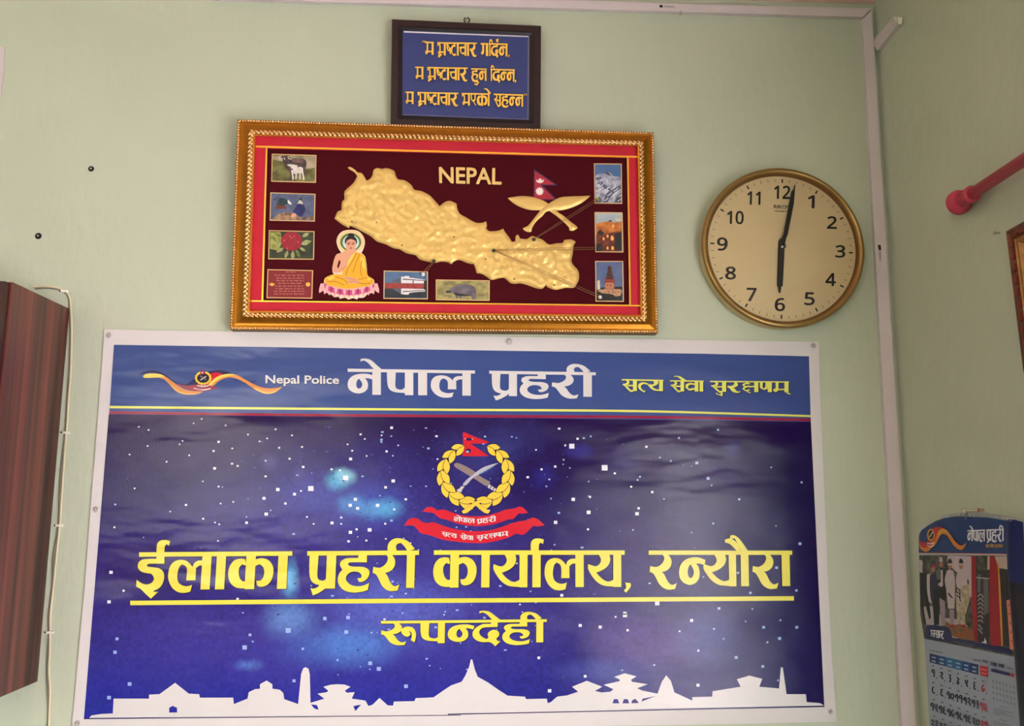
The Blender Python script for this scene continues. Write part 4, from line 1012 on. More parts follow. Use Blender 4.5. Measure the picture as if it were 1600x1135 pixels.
def bird(ink):
    ink(TA([(190,910),(215,840),(235,770),(280,750),(340,765),(375,800),(430,835),(425,848),(370,838),(330,860),(360,912)]), pm('teal', (28, 72, 74), (18, 40, 50)))
    ink(TA([(190,912),(215,850),(260,860),(330,865),(362,912)]), pm('rust', (110, 54, 40))); ink(TA([(370,800),(385,780),(432,838),(428,850),(385,835)]), pm('beak', (226, 226, 222)))
    ink(TA(stroke([(240,750),(200,755),(180,775)], 8)), pm('dark', (30, 26, 26))); ink(TA(ring(182, 774, 14, 10, 8)), pm('dark', (30, 26, 26)))
    ink(TA([(450,960),(500,870),(540,790),(560,745),(590,790),(610,850),(635,920),(600,1000),(560,1030),(500,990)]), pm('royal', (38, 46, 120), (22, 26, 70)))
    ink(TA([(515,840),(550,780),(580,790),(604,850),(560,835)]), pm('pale', (200, 196, 170))); ink(TA([(535,770),(560,750),(590,770),(580,800),(555,780)]), pm('dark', (30, 26, 26)))
    ink(TA(stroke([(570,760),(595,710)], 9)), pm('teal', (28, 72, 74)))
    ink(TA([(130,1070),(260,980),(440,970),(560,1040),(770,1020),(775,1090),(130,1090)]), pm('branch', (190, 150, 116), (96, 70, 52), 120))
    ink(TA([(420,1040),(430,990),(480,975),(510,1010),(470,1035)]), pm('feather', (216, 160, 130)))
card([(422.5,300.8),(492.8,303),(491.7,346.1),(421.3,344.7)], pm('slate', (92, 104, 136), (72, 84, 116), 60), 'small card with a green headed pheasant against blue', bird)
def flower(ink):
    ink(C5([(100,110),(240,110),(250,260),(200,350),(100,330)]), pm('leaf_yellow', (170, 172, 84), (110, 124, 44), 90))
    lf = pm('leaf', (120, 142, 70), (70, 92, 40), 150); lf2 = pm('leaf_light', (168, 176, 120), (120, 130, 80), 150)
    for cx, cy, a, l in ((320,390,1.9,110),(400,400,1.6,120),(460,380,1.1,110),(240,340,2.6,110),(560,250,-.3,150),(520,330,.5,90),(560,150,-.5,110),(200,250,3.0,110),(210,150,3.6,100),(150,190,1,90)):
        ink(C5(leaf(cx, cy, a, l, l * .42)), lf if cx % 40 else lf2)
    ink(C5(ring(385, 228, 138, 126, 18)), pm('bloom', (170, 26, 50), (126, 16, 38), 300)); 
    for x, y in ((360,160),(415,165),(290,220),(470,240),(330,320),(380,185)): ink(C5(ring(x, y, 9, 8, 6)), pm('bloom_light', (226, 110, 120)))
card([(420.1,359.9),(491.3,361.5),(490.4,405.8),(419.1,405)], pm('shade', (58, 66, 40), (34, 40, 26), 60), 'small card with a round red flower among green leaves', flower)
def verse(ink):
    g = pm('verse_ink', (206, 130, 110)); 
    rows = [(308,440,637),(160,565,680),(185,550,717),(180,550,750),(205,525,785),(160,560,822),(175,545,857),(150,565,890),(155,560,925)]
    for xa, xb, y in rows:
        x = xa
        while x < xb - 10:
            l = rp.uniform(25, 70); e = min(x + l, xb)
            ink(C5([(x, y - 9), (e, y - 8), (e, y - 4), (x, y - 5)]), g)
            k = x + 3
            while k < e - 6: ink(C5([(k, y - 6), (k + 6, y - 6), (k + rp.uniform(2, 8), y + rp.uniform(4, 10)), (k + 1, y + 6)]), g); k += rp.uniform(9, 13)
            x = e + 12
    yg = pm('moon', (232, 176, 70)); ink(C5(ring(600, 797, 30, 28, 12)), yg); ink(C5([(85,778),(105,790),(125,770),(145,790),(168,778),(150,808),(125,818),(98,806)]), yg)
card([(418,420.9),(489,422.4),(487.8,466.7),(416.3,465.8)], pm('verse_red', (132, 22, 36)), 'small red card printed with lines of verse between moon and sun', verse)
TB = T(590, 410, 8.421)
def hall(ink):
    ink(TB([(95,345),(650,345),(650,475),(95,475)]), pm('pond', (34, 52, 66), (24, 36, 48), 60)); ink(TB([(95,270),(640,285),(640,345),(95,345)]), pm('brick_red', (170, 66, 60), (140, 48, 46)))
    w_ = pm('wall_white', (226, 222, 224)); g = pm('roof_grey', (84, 92, 104))
    ink(TB([(310,275),(310,190),(360,190),(360,180),(418,184),(418,205),(470,208),(625,232),(625,278)]), w_, 30); ink(TB([(170,262),(210,235),(310,200),(310,272),(200,262)]), g, 30)
    ink(TB([(310,345),(470,348),(625,352),(625,385),(470,395),(415,405),(410,425),(360,425),(310,418)]), w_, 30); ink(TB([(200,348),(308,346),(308,412),(240,380)]), g, 30)
    d = pm('dark', (30, 26, 26)); ink(TB([(330,215),(620,238),(620,246),(330,228)]), d, 20); ink(TB([(330,380),(620,366),(620,374),(330,392)]), d, 20); ink(TB([(462,240),(475,240),(475,275),(462,275)]), d, 20)
    ink(TB([(610,240),(650,240),(650,360),(610,360)]), d, 20)
card([(599.7,423),(668.6,424.5),(668.4,467.8),(599.1,467)], pm('sky_blue', (70, 104, 144), (88, 120, 156), 20), 'small card with a long white hall reflected in a pond', hall)
def rhino(ink):
    for i in range(26): 
        x, y = rp.uniform(775, 1465), rp.uniform(245, 490); ink(TB(ring(x, y, rp.uniform(20, 60), rp.uniform(5, 12), 8)), pm('grass_%s' % 'abc'[i % 3].replace('a', 'dark').replace('b', 'light').replace('c', 'dry'), ((120, 112, 66), (184, 176, 112), (160, 148, 96))[i % 3]))
    ink(TB([(895,360),(905,375),(940,370),(975,325),(990,330),(1060,300),(1160,290),(1240,305),(1290,350),(1300,420),(1295,490),(1240,490),(1230,440),(1160,430),(1100,440),(1110,480),(1080,475),(1060,440),(1060,480),(1030,470),(1010,420),(960,400),(905,405),(900,385)]), pm('rhino_grey', (112, 106, 116), (74, 68, 78), 80))
    ink(TB([(1000,400),(1200,430),(1260,440),(1100,445),(1020,430)]), pm('dark', (30, 26, 26))); ink(TB([(895,362),(905,372),(970,378),(960,402),(905,404)]), pm('rhino_dark', (50, 44, 50)))
card([(681,437),(765.2,438.3),(764.9,470.2),(681,469.1)], pm('scrub', (172, 164, 104), (128, 120, 72), 90), 'small wide card with a grey rhinoceros in dry grass', rhino)
TD = T(910, 245, 4.83)
def peak(ink):
    ink(TD([(92,150),(130,125),(160,128),(185,112),(215,125),(240,150),(270,150),(294,170),(297,350),(95,350)]), pm('snow', (196, 200, 214), (118, 126, 150), 110))
    r_ = pm('rock', (92, 100, 128), (70, 76, 100), 90)
    for pts in ([(165,125),(187,112),(208,128),(215,145),(185,135)], [(110,200),(150,190),(190,230),(230,250),(200,255),(150,225)], [(150,345),(190,270),(240,240),(290,210),(292,240),(250,265),(215,300),(190,345)], [(240,345),(260,300),(292,270),(292,345)], [(95,320),(130,300),(150,330),(140,348),(95,348)], [(100,160),(140,150),(150,165),(110,178)]): ink(TD(pts), r_)
    for i in range(14): x, y = rp.uniform(100, 280), rp.uniform(200, 340); ink(TD(stroke([(x, y), (x + 20, y - 10), (x + 34, y - 26)], 5)), pm('snow_white', (232, 232, 238)))
card([(928,255.4),(971.5,255.8),(972.1,318.5),(929,318)], pm('deep_sky', (58, 98, 150), (80, 116, 160), 20), 'small upright card with a snowy mountain under blue sky', peak)
def village(ink):
    ink(TD([(100,425),(298,425),(300,500),(200,495),(100,510)]), pm('pale_sky', (186, 196, 196), (160, 176, 184), 30))
    ink(TD([(100,505),(180,490),(240,495),(300,490),(305,600),(100,600)]), pm('amber', (214, 132, 54), (150, 76, 34), 100)); ink(TD([(100,590),(305,560),(306,718),(104,716)]), pm('ember', (130, 54, 30), (70, 26, 20), 90))
    d = pm('dark', (30, 26, 26)); ink(TD([(110,570),(135,548),(165,575),(150,590),(115,590)]), d); ink(TD([(245,580),(300,570),(304,700),(245,700)]), d); ink(TD([(110,660),(150,650),(150,715),(108,715)]), d)
    ink(TD([(190,490),(210,476),(228,490)]), d); ink(TD([(245,475),(262,466),(290,470),(290,486),(250,484)]), pm('pale', (200, 196, 170)))
    for x, y, s in ((232,524,9),(225,615,12),(190,600,8),(228,690,10),(190,690,8),(160,620,8)): ink(TD(ring(x, y, s, s * 1.6, 8)), pm('glow', (244, 176, 90)))
    ink(TD(ring(128, 686, 14, 10, 8)), pm('pin_blue', (30, 50, 70)))
card([(929,331.5),(972.7,332),(974.2,394.5),(930.3,394)], pm('mist', (150, 150, 150)), 'small upright card with a hillside town at golden dusk', village)
def shrine(ink):
    d = pm('dark', (30, 26, 26)); ink(TD([(104,990),(305,980),(306,1090),(106,1090)]), d); 
    ink(TD([(190,832),(200,822),(220,832),(222,860),(238,930),(245,960),(165,960),(180,900),(192,860)]), pm('spire', (92, 52, 42), (58, 30, 28), 200)); ink(TD([(172,950),(238,950),(240,998),(172,998)]), pm('brick', (190, 120, 76)))
    ink(TD([(166,925),(244,925),(240,945),(172,945)]), pm('band', (156, 56, 40))); 
    for x in (190, 212): ink(TD(ring(x, 970, 6, 5, 6)), d)
    ink(TD([(112,1010),(160,1000),(290,1000),(300,1020),(285,1050),(250,1055),(230,1040),(200,1035),(150,1030)]), pm('roofs', (210, 170, 130), (150, 104, 76), 220)); ink(TD([(112,940),(130,930),(135,1000),(112,1005)]), pm('pale', (200, 196, 170)))
card([(930,408),(973.8,408),(974.8,471.7),(930.7,471.3)], pm('dusk', (72, 96, 140), (92, 108, 146), 30), 'small upright card with a temple spire under blue sky', shrine)
# pins and strings
def pin(x, y, m, w=.003): 
    b = MB(); c = FRP.P(x, y, w); b.ball(c, .0038, m, 10, 7, (1, .7, 1)); b.tube([c, c - FRP.n * .009], .0008, steel, 5); b.build('map_pin', fo)
gp = mat('pin_green', (24, 48, 34), .3); wp = mat('pin_white', (232, 228, 222), .3); pb = mat('pin_blue_dark', (22, 46, 62), .3); yp = mat('pin_olive', (150, 150, 60), .3)
pin(677.8, 408, gp); pin(661, 429, wp); pin(771.5, 391.5, gp); pin(834, 374.5, gp); pin(934.5, 311.5, yp); pin(935, 387.8, pb); pin(937.5, 464.5, wp); 
thr = mat('thread', (150, 112, 74), .7)
for (xa, ya), (xb, yb) in (((677.8, 409), (661, 428)), ((834, 374), (934.5, 311)), ((771.5, 391), (935, 388)), ((771.5, 391), (937, 464))):
    b = MB(); l = math.hypot(xb - xa, yb - ya); nx, ny = -(yb - ya) / l * 1.5, (xb - xa) / l * 1.5
    for s_ in (-1, 1): b.tube([FRP.P(xa + nx * s_ * .4, ya + ny * s_ * .4, .0025), FRP.P((xa + xb) / 2 + nx * s_, (ya + yb) / 2 + ny * s_, .0022), FRP.P(xb + nx * s_, yb + ny * s_, .0025)], .00045, thr, 5)
    b.build('string', fo)

# ------------------------------------------------------------------ motto plaque
PLP = leanplane((728, 36), (728, 197), .034, .020)
po = empty('motto_plaque', BACK.P(728, 190, 0), 'dark wooden frame with a blue motto panel in yellow letters above the golden map', 'picture frame')
PO = [(612.5, 30), (845.5, 40.5), (844.5, 202), (610, 196)]; PI = [(629, 47), (828, 55.5), (827, 188), (628.5, 180.5)]
dw = mat('dark_stained_wood', (40, 14, 16), .38, mottle=.3, mscale=30, stretch=(1, 1, 8)); dwi = mat('black_inner_edge', (16, 10, 14), .4)
def l2(t, w): return [PLP.P(PO[i][0] * (1 - t) + PI[i][0] * t, PO[i][1] * (1 - t) + PI[i][1] * t, w) for i in range(4)]
pf = [(0, 0, dw), (0, -.001, dw), (.06, .001, dw), (.60, .001, dw), (.72, -.001, dwi), (1.0, -.004, dwi), (1, -.008, dwi)]
LL = [l2(t, w) for t, w, _ in pf]; LL[0] = [Vector((v.x, -.0008, v.z)) for v in LL[1]]
for k in range(4):
    b = MB(); k2 = (k + 1) % 4
    for i in range(len(pf) - 1): b.add([LL[i][k], LL[i][k2], LL[i + 1][k2], LL[i + 1][k]], [(0, 3, 2, 1)], pf[i + 1][2])
    b.build('rail', po)
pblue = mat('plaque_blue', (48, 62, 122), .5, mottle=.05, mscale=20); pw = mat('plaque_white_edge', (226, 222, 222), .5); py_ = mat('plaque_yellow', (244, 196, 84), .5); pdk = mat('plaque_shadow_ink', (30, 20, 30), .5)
b = MB(); b.flat(PLP, card_ring(PI, -1), pblue, -.006); b.build('blue_panel', po)
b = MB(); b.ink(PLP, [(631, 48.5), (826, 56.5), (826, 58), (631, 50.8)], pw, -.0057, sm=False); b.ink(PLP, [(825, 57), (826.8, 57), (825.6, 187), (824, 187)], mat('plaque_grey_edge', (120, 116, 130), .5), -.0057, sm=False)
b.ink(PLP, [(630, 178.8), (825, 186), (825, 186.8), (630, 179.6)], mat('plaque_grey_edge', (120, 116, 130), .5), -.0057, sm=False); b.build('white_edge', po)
b = MB()
bh = ['+bha', 'ssa_half', 'tta', 'aa', 'ca', 'aa', 'ra']
def bhr(m, x0_, x1_, tp, bs, w): word(b, PLP, bh, x0_, x1_, tp, bs, m, w, stem=20)
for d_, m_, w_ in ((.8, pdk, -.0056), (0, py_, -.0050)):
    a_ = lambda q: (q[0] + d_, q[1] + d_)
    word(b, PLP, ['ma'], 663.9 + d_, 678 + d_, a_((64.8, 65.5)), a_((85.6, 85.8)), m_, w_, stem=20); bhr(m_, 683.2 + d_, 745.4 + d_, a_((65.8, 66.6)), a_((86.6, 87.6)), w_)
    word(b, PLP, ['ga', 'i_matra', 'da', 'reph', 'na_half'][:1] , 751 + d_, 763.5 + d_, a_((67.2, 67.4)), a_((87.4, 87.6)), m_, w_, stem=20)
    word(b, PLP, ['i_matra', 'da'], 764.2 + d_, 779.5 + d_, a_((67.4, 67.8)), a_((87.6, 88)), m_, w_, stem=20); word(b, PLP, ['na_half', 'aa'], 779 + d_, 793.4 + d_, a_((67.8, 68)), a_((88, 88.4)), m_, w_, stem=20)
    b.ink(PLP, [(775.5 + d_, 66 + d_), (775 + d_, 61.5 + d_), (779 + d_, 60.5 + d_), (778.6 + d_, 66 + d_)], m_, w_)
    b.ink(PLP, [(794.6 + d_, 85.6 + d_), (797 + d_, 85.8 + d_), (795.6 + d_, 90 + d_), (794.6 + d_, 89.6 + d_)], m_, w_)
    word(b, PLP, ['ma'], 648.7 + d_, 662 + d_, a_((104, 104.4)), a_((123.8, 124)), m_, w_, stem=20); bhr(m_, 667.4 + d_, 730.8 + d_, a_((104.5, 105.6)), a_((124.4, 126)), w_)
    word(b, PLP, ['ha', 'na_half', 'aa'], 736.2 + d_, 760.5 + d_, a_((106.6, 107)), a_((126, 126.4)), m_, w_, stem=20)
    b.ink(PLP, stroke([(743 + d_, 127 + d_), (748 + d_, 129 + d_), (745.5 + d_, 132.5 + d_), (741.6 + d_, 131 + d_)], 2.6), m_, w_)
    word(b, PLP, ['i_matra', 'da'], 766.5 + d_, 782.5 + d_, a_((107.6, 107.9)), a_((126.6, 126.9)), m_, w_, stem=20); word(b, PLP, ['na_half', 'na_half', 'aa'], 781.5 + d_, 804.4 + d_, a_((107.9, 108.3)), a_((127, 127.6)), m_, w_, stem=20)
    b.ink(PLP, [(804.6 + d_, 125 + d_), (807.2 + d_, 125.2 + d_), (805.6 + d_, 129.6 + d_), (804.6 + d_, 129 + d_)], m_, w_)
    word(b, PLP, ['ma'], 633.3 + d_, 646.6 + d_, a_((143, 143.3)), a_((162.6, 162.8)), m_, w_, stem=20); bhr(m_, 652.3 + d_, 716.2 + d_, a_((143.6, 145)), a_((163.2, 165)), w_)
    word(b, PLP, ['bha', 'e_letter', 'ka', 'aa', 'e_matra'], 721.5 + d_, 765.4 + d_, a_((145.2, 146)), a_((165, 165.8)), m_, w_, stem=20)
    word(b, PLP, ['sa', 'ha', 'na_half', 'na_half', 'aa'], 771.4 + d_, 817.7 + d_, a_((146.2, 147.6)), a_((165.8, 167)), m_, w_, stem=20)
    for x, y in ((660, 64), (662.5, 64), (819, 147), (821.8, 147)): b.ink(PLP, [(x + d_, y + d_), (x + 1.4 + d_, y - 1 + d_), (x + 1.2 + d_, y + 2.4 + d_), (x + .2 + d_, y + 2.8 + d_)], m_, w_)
b.build('motto_lettering', po)
b = MB(); c = BACK.P(729.5, 31.5, .012)
b.tube([c + Vector((.006 * math.cos(a), 0, .006 * math.sin(a))) for a in [math.radians(x) for x in range(-60, 250, 20)]], .0013, darksteel, 6); b.build('hanging_ring', po)
o = empty('nail', BACK.P(727, 24, 0), 'small nail in the wall holding up the dark motto plaque', 'nail'); b = MB(); b.tube([BACK.P(727, 27.5, .0), BACK.P(728.5, 27, .016)], .0013, steel, 6); b.build('shank', o)
b = MB(); b.ball(BACK.P(728.5, 27, .016), .0026, steel, 8, 6); b.build('head', o)

# ------------------------------------------------------------------ clock
dial_c = (1222.3, 385.9); ringc = (1224.3, 385.7)
CW = .034
CLP = Plane((0, -CW, 0), (0, -1, 0))
cc = CLP.P(*ringc, 0); Rr = ((CLP.P(1224.3 - 125.5, 385.7) - CLP.P(1224.3 + 125.5, 385.7)).length) / 2
ck = empty('wall_clock', Vector((cc.x, 0, cc.z)), 'round cream dial wall clock in a brass case beside the golden map', 'clock')
brass = mat('worn_brass', (168, 138, 84), .34, .85, mottle=.12, mscale=30); brass2 = mat('brass_rim', (150, 112, 66), .3, .8, mottle=.15, mscale=20)
case_m = mat('case_enamel', (206, 184, 134), .42, .35, mottle=.1, mscale=20)
dialm = mat('cream_dial', (228, 208, 160), .45, mottle=.06, mscale=5, coat=.3)
N_ = Vector((0, -1, 0))
b = MB(); b.lathe(cc, N_, [(Rr * .93, -CW + .0005), (Rr * 1.0, -CW + .003), (Rr * 1.015, -.014), (Rr * 1.0, -.006)], case_m, 96); b.build('case', ck)
b = MB(); b.lathe(cc, N_, [(Rr * 1.0, -.007), (Rr * 1.015, -.002), (Rr * .995, .003), (Rr * .965, .0035), (Rr * .95, .001), (Rr * .945, -.004)], brass, 96)
b.lathe(cc, N_, [(Rr * .95, .001), (Rr * .935, -.001), (Rr * .925, -.010)], brass2, 96); b.build('bezel', ck)
DW = -.010
b = MB(); k = 96; vs = [cc + N_ * DW] + [cc + N_ * DW + Vector((Rr * .94 * math.cos(2 * math.pi * j / k), 0, Rr * .94 * math.sin(2 * math.pi * j / k))) for j in range(k)]
b.add(vs, [(0, 1 + j, 1 + (j + 1) % k) for j in range(k)], dialm); b.build('dial', ck)
C4 = T(1080, 250, 4.054)
for t_, x, y, w_, h_ in (('12', 577, 205, 100, 80), ('1', 760, 265, 38, 78), ('2', 892, 397, 58, 76), ('3', 945, 580, 58, 76), ('4', 884, 758, 62, 78), ('5', 750, 880, 60, 78), ('6', 562, 917, 60, 80), ('7', 382, 853, 58, 80), ('8', 250, 717, 62, 78), ('9', 197, 533, 62, 80), ('10', 280, 365, 102, 80), ('11', 397, 242, 80, 80)):
    a = .025
    q = [(x - w_ / 2 - a * -h_ / 2, y - h_ / 2 - a * w_ / 2), (x + w_ / 2 + a * h_ / 2, y - h_ / 2 + a * w_ / 2), (x + w_ / 2 - a * h_ / 2, y + h_ / 2 + a * w_ / 2), (x - w_ / 2 - a * h_ / 2, y + h_ / 2 - a * w_ / 2)]
    b = MB(); latin(b, CLP, t_, C4(q), black, DW + .0004, bold=.012); b.build('numeral', ck)
b = MB(); dc = CLP.P(*dial_c, DW)
for i in range(60):
    a = 2 * math.pi * i / 60 - math.radians(2.8) * -1
    u = Vector((math.sin(a), 0, math.cos(a))); v = Vector((u.z, 0, -u.x)); mj = i % 5 == 0
    r0, r1 = (Rr * .842, Rr * .89) if mj else (Rr * .852, Rr * .887); hw = .0016 if mj else .0005
    p = cc + N_ * (DW + .0004)
    b.add([p + u * r0 - v * hw, p + u * r0 + v * hw, p + u * r1 + v * hw, p + u * r1 - v * hw], [(0, 1, 2, 3)], black if mj else mat('tick_brown', (84, 66, 44), .5))
b.build('minute_marks', ck)
b = MB(); latin(b, CLP, 'RIKON', C4([(524, 285), (628, 288), (627, 311), (523, 307)]), black, DW + .0004, bold=.012); latin(b, CLP, 'QUARTZ', C4([(530, 319), (618, 322), (617, 333), (529, 330)]), black, DW + .0004, bold=.01)
b.build('maker_lettering', ck)
b = MB(); b.slab(CLP, C4([(553,515),(562,500),(582,495),(592,520),(590,600),(580,797),(570,806),(566,842),(556,842),(552,806),(545,797),(550,600)]), black, DW + .003, DW + .0042); b.build('hour_hand', ck)
b = MB(); b.slab(CLP, C4([(567,540),(572,495),(584,470),(634,200),(648,186),(654,158),(661,160),(657,190),(656,215),(650,280),(612,470),(600,500),(592,545)]), black, DW + .0055, DW + .0065); b.build('minute_hand', ck)
b = MB(); b.lathe(CLP.P(*dial_c, DW), N_, [(.0052, .003), (.0052, .0072), (.003, .0078)], black, 20); b.ball(CLP.P(*dial_c, DW + .0078), .0026, mat('pivot_white', (236, 230, 220), .3), 10, 6); b.build('centre_pin', ck)
gm = bpy.data.materials.new('clear_glass'); gm.use_nodes = True; nt = gm.node_tree; nt.nodes.clear()
o_ = nt.nodes.new('ShaderNodeOutputMaterial'); mx = nt.nodes.new('ShaderNodeMixShader'); tr_ = nt.nodes.new('ShaderNodeBsdfTransparent'); gl = nt.nodes.new('ShaderNodeBsdfGlossy'); fz = nt.nodes.new('ShaderNodeFresnel')
gl.inputs['Roughness'].default_value = .05; nt.links.new(fz.outputs[0], mx.inputs[0]); nt.links.new(tr_.outputs[0], mx.inputs[1]); nt.links.new(gl.outputs[0], mx.inputs[2]); nt.links.new(mx.outputs[0], o_.inputs[0])
b = MB(); b.lathe(cc, N_, [(Rr * .95, -.001), (Rr * .7, .0012), (Rr * .35, .0024), (0.0001, .003)], gm, 64); b.build('glass', ck)

# ------------------------------------------------------------------ wooden wall box, left
wood = bpy.data.materials.new('striped_laminate'); wood.use_nodes = True; nt = wood.node_tree; N = nt.nodes; L = nt.links; p = N['Principled BSDF']
geo = N.new('ShaderNodeNewGeometry'); mp = N.new('ShaderNodeMapping'); mp.inputs['Scale'].default_value = (24, 24, .45); L.new(geo.outputs['Position'], mp.inputs[0])
n1 = N.new('ShaderNodeTexNoise'); n1.inputs['Scale'].default_value = 1.6; n1.inputs['Detail'].default_value = 4; n1.inputs['Roughness'].default_value = .6; L.new(mp.outputs[0], n1.inputs[0])
r = N.new('ShaderNodeValToRGB'); e = r.color_ramp.elements; e[0].position = .36; e[0].color = rgb(52, 28, 26); e[1].position = .64; e[1].color = rgb(122, 62, 54)
k = e.new(.48); k.color = rgb(84, 46, 40); k = e.new(.55); k.color = rgb(104, 50, 44)
L.new(n1.outputs[0], r.inputs[0]); L.new(r.outputs[0], p.inputs['Base Color']); p.inputs['Roughness'].default_value = .38
nb = N.new('ShaderNodeBump'); nb.inputs['Strength'].default_value = .15; nb.inputs['Distance'].default_value = .002; L.new(n1.outputs[0], nb.inputs['Height']); L.new(nb.outputs[0], p.inputs['Normal'])
dwood = mat('dark_door_wood', (58, 20, 16), .4, mottle=.35, mscale=3, stretch=(8, 8, .4))
a = BACK.P(107.5, 483); c = BACK.P(60.5, 1065); XB = (a.x + c.x) / 2; ZT, ZB = a.z, c.z
DEP = 1.7 * (1 - 1 / ((735 - 16.7) / (735 - 107.5)))
co = empty('wall_cabinet', (XB - .25, 0, ZB), 'dark red-brown wood-grain wall cabinet at the left edge', 'cabinet')
TH_ = .016; XL = XB - .5
b = MB(); b.box((XB - TH_, -DEP, ZB), (XB, -.001, ZT), wood); b.build('side_panel', co)
b = MB(); b.box((XL, -DEP, ZB), (XL + TH_, -.001, ZT), wood); b.build('side_panel', co)
b = MB(); b.box((XL + TH_, -DEP, ZT - TH_), (XB - TH_, -.001, ZT), dwood); b.build('top_panel', co)
b = MB(); b.box((XL + TH_, -DEP, ZB), (XB - TH_, -.001, ZB + TH_), dwood); b.build('bottom_panel', co)
b = MB(); b.box((XL + TH_, -.006, ZB + TH_), (XB - TH_, -.001, ZT - TH_), dwood); b.build('back_panel', co)
b = MB(); xm = (XL + XB) / 2
for xa, xb in ((XL + .003, xm - .0015), (xm + .0015, XB - .003)):
    d = MB(); d.box((xa, -DEP - .018, ZB + .003), (xb, -DEP - .0005, ZT - .003), dwood); do = d.build('door', co)
    h = MB(); hx = xb - .03 if xa < xm - .1 else xa + .03
    h.tube([(hx, -DEP - .018, 1.5), (hx, -DEP - .032, 1.505), (hx, -DEP - .032, 1.595), (hx, -DEP - .018, 1.6)], .004, steel, 8); h.build('handle', do)

# ------------------------------------------------------------------ wires beside the cabinet
wire_c = mat('cream_cable', (216, 206, 172), .5); wire_g = mat('grey_cable', (120, 116, 100), .5); clipm = mat('cable_clip', (236, 230, 220), .4)
cs = lambda pts, w: [BACK.P(x, y, w) for x, y in smooth(pts, 6, 80, closed=False)]
pa = [(52, 448.5), (70, 447.5), (90, 450), (100, 455), (107, 460), (110, 470), (111.5, 495), (112, 530), (110.5, 580), (107, 630), (104, 676), (101, 710), (97.5, 760), (93.5, 821), (88, 870), (84, 915), (79, 960), (78.5, 990), (78, 1020), (76.5, 1050), (78.5, 1080), (77.5, 1110), (76, 1150)]
pb_ = [(55, 451.5), (75, 450.5), (92, 452.5), (100, 456.5), (105.5, 462), (108, 472), (109.5, 495), (110, 530), (108.5, 580), (105, 630), (102.4, 676), (97.5, 715), (93.5, 765), (91.6, 821), (83.5, 872), (82, 918), (76.5, 962), (76.8, 990), (75, 1022), (73.8, 1048), (75, 1078), (75.8, 1110), (74, 1150)]
wo = empty('cable', BACK.P(104, 676, 0), 'pair of thin cream and grey cables clipped down the wall beside the wooden cabinet', 'cable')
b = MB(); b.tube(cs(pa, .003), .0019, wire_c, 8); b.build('cream_wire', wo); b = MB(); b.tube(cs(pb_, .0026), .0015, wire_g, 8); b.build('grey_wire', wo, label='thinner grey wire')
for x, y in ((101, 455.5), (103.4, 676.5), (93, 821.5), (78.4, 988.5)):
    b = MB(); c = BACK.P(x, y, .0035); b.box((c.x - .007, c.y - .003, c.z - .0022), (c.x + .006, -.0005, c.z + .0022), clipm); b.ball(c + Vector((-.0075, -.0015, 0)), .0022, darksteel, 8, 6)
    b.build('cable_clip', wo)
# wall plugs and small marks
def plug(px, py, label, r=.0055, pl=BACK):
    c = pl.P(px, py, 0); o = empty('wall_plug', c, label, 'screw')
    b = MB(); b.lathe(c, pl.n, [(r * .25, .0006), (r * .4, .0022), (r * .75, .0028), (r, .0012), (r * 1.05, 0.0002)], darksteel, 16); b.build('rim', o)
    b = MB(); b.ball(c + pl.n * .002, r * .38, steel, 8, 6); b.build('screw', o, label='grey screw tip')
plug(142.5, 264, 'small black wall plug alone on the upper left wall')
plug(60, 369, 'small black wall plug above the wooden cabinet', .0062)
def hooknail(px, py, label, pl, dx, dz):
    c = pl.P(px, py, 0); o = empty('nail', c, label, 'nail'); b = MB(); e_ = c + pl.n * (.009 if pl is RIGHT else .012) + Vector((0, dx, dz)); b.tube([c, e_], .0014, steel, 6); b.build('shank', o)
    b = MB(); b.ball(e_, .003, steel, 8, 6); b.build('head', o)
hooknail(1562, 364, 'bare nail in the right wall below the pink rod', RIGHT, 0, 0)
hooknail(1062.5, 23.5, 'tiny nail head under the ceiling trunking above the clock', BACK, 0, 0)
# white edge of a board at the far left
o = empty('paper_notice', BACK.P(2, 110, 0), 'white paper sheet just entering at the upper left edge', 'paper')
b = MB(); b.slab(BACK, [(-60, 70), (7, 73), (6, 110), (1, 152), (-62, 150)], mat('pinkish_paper', (206, 196, 196), .6), 0.0005, .002); b.build('sheet', o)

# ------------------------------------------------------------------ pink rod
prod = mat('pink_plastic', (192, 58, 84), .36, spec=.5)
ro = empty('curtain_rod', RIGHT.P(1500, 316, 0), 'pink plastic rod with a round ribbed foot reaching out over the right wall', 'rod')
c0 = RIGHT.P(1496, 320, 0)
# runs along the wall towards the window, standing off it
rax = RIGHT.P(1600, 250, .046) - RIGHT.P(1519, 303, .028)
dirn = rax.normalized(); p0 = RIGHT.P(1519, 303, .028); rr = .0098
L_ = 0.0
while project(p0 - dirn * L_)[0] > 1500 and L_ < .3: L_ += .001
pf_ = p0 - dirn * L_                        # far end of the foot
b = MB(); b.tube([p0 - dirn * .004, p0 + dirn * .75], rr, prod, 24); b.build('tube', ro)
b = MB(); b.lathe(pf_, dirn, [(.013, .004), (rr * 1.3, L_ * .55), (rr * 1.3, L_ - .008), (rr * 1.45, L_ - .006), (rr * 1.45, L_ + .001), (rr * 1.0, L_ + .002)], prod, 32)
e1 = dirn.cross(Vector((0, 0, 1))).normalized(); e2 = dirn.cross(e1)
for i in range(20):
    a_ = 2 * math.pi * i / 20; o2 = (e1 * math.cos(a_) + e2 * math.sin(a_)) * rr * 1.32; b.tube([pf_ + o2 + dirn * (L_ * .3), pf_ + o2 + dirn * (L_ - .009)], .0008, prod, 4)
b.build('collar', ro)
